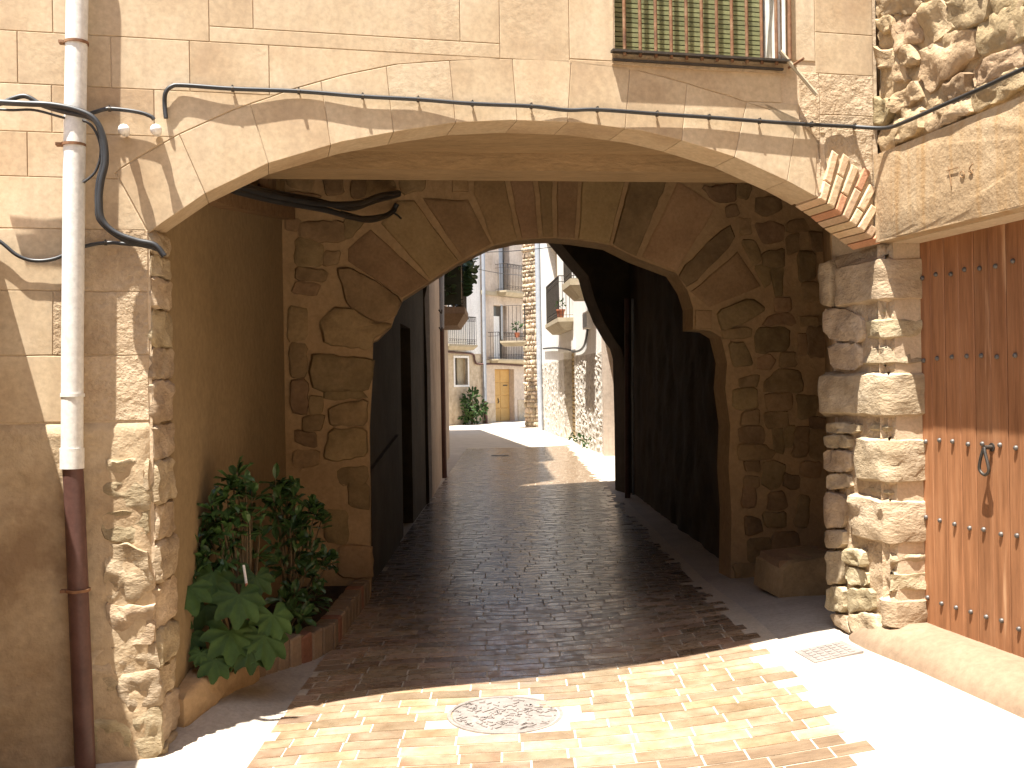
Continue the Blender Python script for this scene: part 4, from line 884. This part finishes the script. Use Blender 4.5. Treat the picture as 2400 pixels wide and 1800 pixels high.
# doorway in the near right wall
nh = thing('recessed_doorway_house', 'tan house with deep recessed doorway beside the lane exit, right', 'house', (2.0, 21, 0))
prism('far_jamb', [(1.99, 22.3), (2.9, 22.5), (2.9, 22.9), (2.0, 22.75)], -.2, 8.5, m_farplaster, nh)
prism('near_wall', [(1.80, 15.3), (2.0, 19.1), (2.35, 19.1), (2.6, 15.3)], -.2, 8.0, m_farplaster, nh)
prism('doorway_lintel', [(2.0, 19.11), (2.0, 22.28), (2.5, 22.28), (2.5, 19.11)], 2.75, 8.2, m_farplaster, nh)
prism('doorway_back', [(2.55, 19.0), (2.55, 22.5), (2.8, 22.5), (2.8, 19.0)], -.2, 3.0, m_wood, nh)
st = MB(); st.hexa([(1.93, 18.2, -.05), (2.25, 18.2, -.05), (2.3, 19.2, -.05), (1.97, 19.2, -.05), (1.95, 18.22, .30), (2.24, 18.22, .30), (2.28, 19.18, .28), (1.99, 19.18, .28)])
stp = thing('door_step', 'pale stone block beside the doorway at the lane exit', 'step', (2.05, 18.7, 0)); st.out('step_body', m_lightstep, stp)
# wires across the street
for i, (lab, a, c_) in enumerate((('thin wire crossing high over the far street', P(1090, 592, 30), P(1340, 573, 30)), ('second thin wire slung lower over the far street', P(1085, 622, 32), P(1222, 645, 40)))):
    t = thing('street_wire', lab, 'cable', tuple(a)); b = MB(); pts = [a.lerp(c_, k / 10) - Vector((0, 0, .06 * math.sin(math.pi * k / 10))) for k in range(-3, 14)]
    b.tube(pts, .012, 5); b.out('wire', m_black, t)

# ================================================================== things on and before the front
# low wall off to the left whose shadow falls on the pier
lo = thing('yard_wall', 'low rendered yard wall running out from the left end of the house front', 'wall', tuple(FA.pt(-.8, 0, 1.5)))
prism('wall_body', [fa_xy(-.67, .012), fa_xy(-.67, 4.0), fa_xy(-1.0, 4.0), fa_xy(-1.0, .012)], -.3, 2.27, m_old, lo)
prism('wall_coping', [fa_xy(-.655, .012), fa_xy(-.655, 4.02), fa_xy(-1.02, 4.02), fa_xy(-1.02, .012)], 2.27, 2.32, m_roof, lo)
oh = thing('added_unseen_house', 'unseen house added behind the viewer to cut the fill light', 'house', (0, -3, 0))  # unseen block, added to dim the bounce and sky fill in the passage
prism('house_wall', [(-9, -4.6), (9, -3.4), (9, -10), (-9, -10)], -.3, 8.5, m_farplaster, oh)
# big drainpipe
dp = lambda px, py, c=.075: FA.pt(*FA.ab(px, py, c), c)
path = [dp(184, -250), dp(181, 0), dp(174, 400), dp(170, 800), dp(169, 1075)]
low = [dp(169, 1075), dp(174, 1150), dp(184, 1400), dp(200, 1800), dp(206, 1880)]
dpt = thing('drainpipe', 'white plastic drainpipe with a rusty brown iron foot on the left pier', 'pipe', tuple(low[-1]))
MB().tube(path, .047, 20).out('white_pipe', m_white_pipe, dpt, 50)
MB().tube(low, .044, 20).out('iron_pipe', m_brown_pipe, dpt, 50)
for p0, p1, m_ in ((dp(169, 1050), dp(169, 1098), m_white_pipe), (dp(170, 922), dp(170, 930), m_white_pipe)):
    MB().tube([p0, p1], .0515, 20).out('pipe_socket', m_, dpt, 50)
for q in (dp(179, 101), dp(172, 340), dp(183, 1383)):
    b = MB(); b.tube([q - Vector((0, 0, .006)), q + Vector((0, 0, .006))], .053, 20); b.box(Frame((q.x, q.y), FA.ex[:2]), -.012, .012, q.z - .005, q.z + .005, -.075, -.04)
    b.box(Frame((q.x, q.y), FA.ex[:2]), -.072, -.05, q.z - .006, q.z + .006, -.02, .02)
    b.out('pipe_clamp', m_rust, dpt, 40)
# cables
def fcable(name, label, pts, r, c=.022, mat=None, k=7, clips=(), cat='cable', wob=.004):
    pp = [FA.pt(*FA.ab(x, y, c + wob * nz(x * .02, y * .03)), c + wob * nz(x * .02, y * .03)) for x, y in pts]
    t = thing(name, label, cat, tuple(pp[0])); MB().tube(spline(pp, k), r, 8).out('cable_run', mat or m_black, t, 60)
    for x, y in clips:
        q = FA.pt(*FA.ab(x, y, c), c); b = MB(); b.tube([q - FA.ex * .006, q + FA.ex * .006], r * 1.45, 8)
        z_ = Vector((0, 0, 1)); b.tube([q + z_ * r * 1.2 - FA.en * c, q + z_ * r * 1.2 + FA.en * .012], .004, 5); b.out('cable_clip', m_iron, t)
    return t
mc = [(389, 277), (386, 245), (388, 218), (402, 203), (430, 200), (545, 208), (700, 214), (850, 226), (980, 233), (1107, 243), (1245, 249), (1328, 258), (1400, 257), (1540, 267), (1662, 275), (1780, 284), (1902, 292), (2003, 297)]
mt = fcable('facade_cable', 'long black cable clipped across the arch from the left pier', mc, .0105, c=.021, wob=.012, clips=[(545, 208), (700, 214), (850, 226), (980, 233), (1107, 243), (1245, 249), (1400, 257), (1540, 267), (1662, 275), (1780, 284), (1902, 292), (2003, 297)])
pp = [FA.pt(*FA.ab(2003, 297, .022), .022)] + [RW.pt(*RW.ab(x, y, .06), .06) for x, y in ((2075, 300), (2120, 286), (2200, 251), (2300, 207), (2420, 152), (2600, 85))]
MB().tube(spline(pp, 7), .0105, 8).out('cable_tail', m_black, mt, 60)
fcable('cable_bundle', 'thick black cable bundle bending down the wall right of the drainpipe', [(-60, 236), (0, 240), (60, 243), (120, 246), (180, 258), (222, 280), (243, 325), (248, 380), (238, 425), (234, 470), (240, 515), (270, 545), (320, 564), (362, 574), (385, 600)], .0135, c=.13)
fcable('cable_bundle', 'second black cable in the looping bundle by the drainpipe', [(-60, 252), (0, 243), (30, 231), (62, 226), (100, 247), (150, 262), (215, 278), (235, 310), (242, 375), (230, 430), (228, 480), (236, 520), (290, 562), (350, 578), (372, 585)], .011, c=.12)
fcable('cable_bundle', 'thin black cable sagging behind the bundle left of the pipe', [(-60, 250), (20, 258), (80, 258), (150, 276), (210, 290), (236, 345), (225, 400), (195, 428)], .006, c=.10)
fcable('branch_cable', 'short black cable branching right toward the white insulators', [(150, 268), (195, 270), (225, 262), (257, 255), (320, 262), (352, 272), (361, 280)], .0095, c=.035, clips=[(257, 255)])
fcable('low_cable', 'lower black cable dipping behind the drainpipe to the arch corner', [(-60, 530), (0, 566), (40, 598), (80, 611), (130, 606), (190, 580), (248, 569), (310, 573), (360, 577)], .0085, c=.03, clips=[(248, 569)])
# porcelain insulators on hooks
for lab, px, py in (('left one of two white porcelain insulators on the pier', 291, 305), ('right one of two white porcelain insulators, beside the cable end', 366, 305)):
    c0 = .065; q = FA.pt(*FA.ab(px, py, c0), c0); t = thing('insulator', lab, 'insulator', tuple(q), 'pair of porcelain insulators')
    b = MB(); prof = [(r_ * 1.65, h_ * 1.5) for r_, h_ in [(.004, -.03), (.010, -.03), (.013, -.018), (.009, -.008), (.016, .004), (.013, .014), (.004, .02)]]
    ax = FA.en; ring = []
    vs_ = []; n = 12
    for r_, h_ in prof:
        for k in range(n):
            an = 2 * math.pi * k / n; vs_.append(q + FA.ex * (r_ * math.cos(an)) * 1.0 + Vector((0, 0, 1)) * (r_ * math.sin(an)) + ax * h_ * 1.3)
    b.add(vs_, [(i * n + k, i * n + (k + 1) % n, (i + 1) * n + (k + 1) % n, (i + 1) * n + k) for i in range(len(prof) - 1) for k in range(n)] + [tuple(range((len(prof) - 1) * n, len(prof) * n))])
    b.out('porcelain_body', m_porcelain, t, 60)
    MB().tube([q - ax * .03, q - ax * .07], .006, 6).out('hook', m_rust, t)
# conduits and the pale stick at the window
for lab, px, c in (('brown conduit standing right of the barred window', 1851, .03), ('white conduit standing right of the barred window', 1838, .025)):
    t = thing('window_conduit', lab, 'pipe', tuple(FA.pt(*FA.ab(px, 140, c), c)))
    MB().tube([FA.pt(*FA.ab(px - 4, -200, c), c), FA.pt(*FA.ab(px, 140, c), c)], .011, 8).out('conduit_run', m_rust if 'brown' in lab else m_white_pipe, t, 60)
t = thing('pale_stick', 'pale wooden stick jutting down from the window corner', 'stick', tuple(FA.pt(*FA.ab(1830, 123, .02), .02)))
MB().tube([FA.pt(*FA.ab(1828, 120, .03), .03), FA.pt(*FA.ab(1914, 222, .07), .07)], .011, 6).out('stick_body', m_slab, t)
t = thing('wall_spike', 'iron spike driven into the wall under the window corner', 'spike', tuple(FA.pt(*FA.ab(1850, 158, 0), 0)))
MB().tube([FA.pt(*FA.ab(1850, 158, 0), -.01), FA.pt(*FA.ab(1850, 158, 0), .15)], .007, 6).out('spike_body', m_rust, t)
# hanging cables inside the passage
ic = thing('hanging_cables', 'slack black cable bundle hanging under the passage ceiling, left', 'cable', tuple(P(700, 470, 6.6)))
for i, q in enumerate(([(540, 430, 5.6), (640, 452, 6.0), (740, 470, 6.5), (820, 488, 7.0), (880, 470, 7.6), (935, 456, 7.95)], [(540, 440, 5.6), (640, 466, 6.0), (740, 486, 6.5), (820, 508, 7.0), (870, 516, 7.5), (915, 500, 7.9), (930, 478, 7.95)],
                       [(545, 436, 5.6), (650, 460, 6.0), (760, 478, 6.5), (840, 476, 7.0), (890, 458, 7.6), (935, 452, 7.95)], [(545, 446, 5.6), (640, 470, 6.0), (760, 492, 6.6), (840, 512, 7.2), (900, 506, 7.8), (925, 492, 7.95)], [(800, 496, 7.0), (870, 512, 7.5), (918, 499, 7.9), (940, 512, 7.9)])):
    MB().tube(spline([P(*p_) for p_ in q], 6), .02 if i < 4 else .008, 7).out('cable_run', m_black, ic, 60)
# manhole cover with its raised pattern
mhx, mhy = -.06, 5.11; mz = g(mhx, mhy) + .012
mh = thing('manhole_cover', 'round cast iron manhole cover set in the sunlit tiles', 'manhole cover', (mhx, mhy, mz))
b = MB(); b.lathe((mhx, mhy, mz - .03), [(.29, 0), (.29, .034), (.272, .034), (.270, .024), (.266, .024), (.264, .032), (.001, .032)], 40); b.out('cover_disc', m_cover, mh, 30)
b = MB(); r11 = random.Random(11)
for i in range(150):
    an = r11.random() * 6.283; R_ = .25 * math.sqrt(r11.random()); x, y_ = mhx + R_ * math.cos(an), mhy + R_ * math.sin(an)
    th_ = r11.choice([0, .785, 1.571, 2.356]); F_ = Frame((x, y_), (math.cos(th_), math.sin(th_)))
    if r11.random() < .12 and False: continue
    L_ = .012 + .008 * r11.random(); b.box(F_, -L_, L_, mz, mz + .007, -.0045, .0045)
tag(b.out('raised_pattern', m_cover, mh), kind='stuff')
q = RW.pt(-.33, 0, .45); sq = Frame((1.60, 5.62), (.99, .14)); zq = lambda a, c: g(*(sq.pt(a, 0, c).xy)) 
sc2 = thing('inspection_cover', 'small square iron inspection cover by the right pier', 'cover', (1.73, 5.55, g(1.73, 5.55)))
cs = [(-.02, -.13), (.26, -.13), (.26, .13), (-.02, .13)]
def sqp(a, c, h): v = sq.pt(a, 0, -c); v.z = g(v.x, v.y) + h; return v
b = MB(); b.hexa([sqp(a, c, -.02) for a, c in cs] + [sqp(a, c, .006) for a, c in cs]); b.out('cover_frame', m_cover, sc2)
b = MB()
for i in range(5):
    for j in range(5):
        a, c = .01 + i * .046, -.105 + j * .046; k_ = [(a, c), (a + .03, c), (a + .03, c + .03), (a, c + .03)]
        b.hexa([sqp(x, y_, .004) for x, y_ in k_] + [sqp(x, y_, .010) for x, y_ in k_])
tag(b.out('raised_pattern', m_cover, sc2), kind='stuff')
# gutter grate farther down the lane
t = thing('drain_grate', 'small dark drain grate in the shaded far paving', 'drain', tuple(P(1172, 1068, 23.5)))
gp = P(1172, 1069, 23.6); gp.z = g(gp.x, gp.y) + .02
MB().hexa([gp + Vector(v) for v in ((-.2, -.15, -.02), (.2, -.15, -.02), (.2, .15, -.02), (-.2, .15, -.02), (-.2, -.15, .0), (.2, -.15, .0), (.2, .15, .0), (-.2, .15, .0))]).out('grate_plate', m_iron, t)

# ------------------------------------------------------------------ planter and its plants
plt = thing('planter', 'low brick edged planter along the left passage wall', 'planter', (-1.4, 6.2, -.03))
KP = [Vector(v) for v in ((-1.63, 5.02, 0), (-1.47, 5.72, 0), (-1.16, 6.55, 0), (-1.13, 7.92, 0))]
for n_ in range(3):
    k0, k1 = KP[n_], KP[n_ + 1]; kd = (k1 - k0).normalized(); KF = Frame((k0.x, k0.y), (kd.x, kd.y)); KL = (k1 - k0).length
    kz = lambda a: g(*(KF.pt(a, 0, 0).xy))
    zA, zB = kz(0), kz(KL)
    if n_ == 0:
        stone('mortar_kerb', [(-.02, zA - .08), (KL * .6, zB - .08), (KL + .03, zB - .08), (KL + .03, zB + .15), (KL * .6, zB + .11), (KL * .35, zA + .17), (-.02, zA + .12)], KF, m_mortar, plt, proud=.03, depth=.14, amp=.03, freq=7, step=.05, seed=33)
        MB().hexa([KF.pt(0, -.05, .0), KF.pt(KL, -.05, .0), KF.pt(KL, -.05, -.13), KF.pt(0, -.05, -.13), KF.pt(0, zA + .10, .0), KF.pt(KL, zB + .12, 0), KF.pt(KL, zB + .12, -.13), KF.pt(0, zA + .10, -.13)]).out('kerb_core', m_mortar, plt)
        continue
    a = 0; i = 0
    while a < KL - .01:
        L_ = min(.125, KL - a); zz = kz(a)
        plate('edging_brick', [(a, zz - .06), (a + L_, zz - .06), (a + L_, zz + .165 + .015 * rr.random()), (a, zz + .165 + .015 * rr.random())], KF, m_kerb_red if (i * 5 + n_) % 7 == 0 else m_kerb, plt, c=.006 * rr.random(), depth=.12, ch=.010, gap=.004, wob=.008)
        a += L_; i += 1
    slab('edging_mortar', [(0, -.1), (KL, -.1), (KL, zB + .15), (0, zA + .15)], KF, m_mortar, plt, -.11, -.014)
prism('soil', [(-1.66, 5.10), (-1.56, 5.76), (-1.25, 6.59), (-1.22, 7.92), (-1.76, 7.92), (-1.69, 5.10)], -.2, .12, m_soil, plt)
def palmate(b, c, up, fwd, R, lobes=7):
    """a large lobed leaf about c facing up, its tip towards fwd"""
    up = up.normalized(); f = (fwd - up * fwd.dot(up)).normalized(); s = up.cross(f)
    vs_ = [c]; n = lobes * 6
    for k in range(n):
        t = -2.55 + 5.1 * k / (n - 1)
        u_ = (t + 2.55) / 5.1 * lobes; ph = u_ - math.floor(u_)
        lob = .66 + .34 * (1 - abs(2 * ph - 1)) ** .9
        rad = R * 1.05 * lob * (1 - .30 * (abs(t) / 2.55) ** 1.5)
        droop = -.28 * (rad / R) ** 2 * R + .05 * R * math.cos(u_ * 6.283)
        vs_.append(c + (f * math.cos(t) + s * math.sin(t)) * rad + up * droop)
    b.add(vs_, [(0, k + 1, k + 2) for k in range(n - 1)])
def fatsia(label, base, spots):
    t = thing('palmate_plant', label, 'plant', tuple(base))
    for px, py, d_, R_, tilt in spots:
        c_ = P(px, py, d_); b = MB()
        upv = Vector((.35 + .3 * tilt, -.75, .65)); palmate(b, c_, upv, Vector((.5 * tilt, -.55, -.8)), R_); o = b.out('leaf', m_leaf2, t, 180)
        bz = Vector(base) + Vector((.1 * tilt, .05, 0))
        MB().tube(spline([bz, bz.lerp(c_, .6) + Vector((0, .05, .06)), c_], 4), .006, 5).out('leaf_stalk', m_leaf2, t)
    return t
fatsia('big palmate leaved plant filling the front of the planter', (-1.60, 5.40, .12), [(440, 1375, 5.25, .16, -.6), (500, 1340, 5.45, .15, .1), (560, 1395, 5.3, .17, .2), (600, 1350, 5.5, .13, .5), (540, 1480, 5.3, .17, .4), (620, 1490, 5.38, .17, .8), (505, 1545, 5.22, .12, .1), (425, 1345, 5.35, .12, -.9), (480, 1420, 5.4, .14, -.3), (640, 1440, 5.45, .15, .9), (585, 1520, 5.32, .13, .6), (470, 1530, 5.22, .07, -.4), (410, 1440, 5.3, .13, -.9), (440, 1490, 5.3, .12, -.5)])
def shrub(label, base, heads, seed):
    r_ = random.Random(seed); t = thing('leafy_shrub', label, 'plant', tuple(base)); b = MB(); st_ = MB()
    for px, py, d_ in heads:
        c_ = P(px, py, d_); st_.tube(spline([Vector(base), Vector(base).lerp(c_, .5) + Vector((.02, .02, .06)), c_], 4), .010, 5, r2=.004)
        ax = ((c_ - Vector(base)).normalized() + Vector((0, -.3, .5))).normalized()
        for k in range(13):
            q_ = rv(r_); dd_ = (q_ * 1.0 + ax * (.35 + .3 * r_.random())).normalized()
            leaf_at(b, c_ - ax * .09 * r_.random() + dd_ * .012, dd_, (ax + rv(r_) * .3), .075 + .035 * r_.random(), .045)
    b.out('foliage', m_leaf, t); st_.out('stems', m_bark, t)
    return t
shrub('left of two dark glossy shrubs in the planter, taller one', (-1.50, 5.55, .1), [(555, 1105, 5.6), (575, 1130, 5.6), (590, 1145, 5.65), (545, 1125, 5.6), (570, 1170, 5.6), (530, 1155, 5.55), (495, 1175, 5.5), (510, 1185, 5.5), (545, 1195, 5.6), (480, 1230, 5.5), (505, 1235, 5.5), (530, 1240, 5.55), (465, 1270, 5.45), (500, 1275, 5.5), (540, 1270, 5.6), (570, 1255, 5.6), (520, 1300, 5.5), (475, 1310, 5.45), (560, 1300, 5.6), (450, 1340, 5.4), (600, 1290, 5.7), (585, 1210, 5.6), (610, 1230, 5.7)], 21)
shrub('right of two dark glossy shrubs in the planter, by the stone arch', (-1.45, 6.4, .1), [(645, 1125, 6.3), (670, 1130, 6.4), (690, 1135, 6.4), (655, 1150, 6.3), (640, 1165, 6.3), (680, 1160, 6.4), (670, 1195, 6.4), (650, 1205, 6.3), (695, 1205, 6.4), (725, 1185, 6.5), (740, 1190, 6.5), (755, 1215, 6.6), (710, 1225, 6.4), (680, 1235, 6.3), (705, 1260, 6.4), (735, 1265, 6.5), (650, 1270, 6.3), (690, 1290, 6.4), (730, 1300, 6.5), (765, 1300, 6.6), (780, 1310, 6.6), (715, 1330, 6.4), (740, 1345, 6.5), (660, 1320, 6.3), (690, 1380, 6.3), (720, 1400, 6.4), (745, 1390, 6.5), (680, 1430, 6.2), (710, 1440, 6.3), (660, 1400, 6.2)], 22)
t = thing('striped_stake', 'thin white and red stake standing among the planter leaves', 'stake', tuple(P(590, 1440, 5.5)))
pA, pB = P(571, 1325, 5.45), P(589, 1440, 5.35)
for i in range(8):
    MB().tube([pA.lerp(pB, i / 8), pA.lerp(pB, (i + 1) / 8)], .0075, 7).out('stake_band', m_porcelain if i % 4 != 3 else m_terra, t)
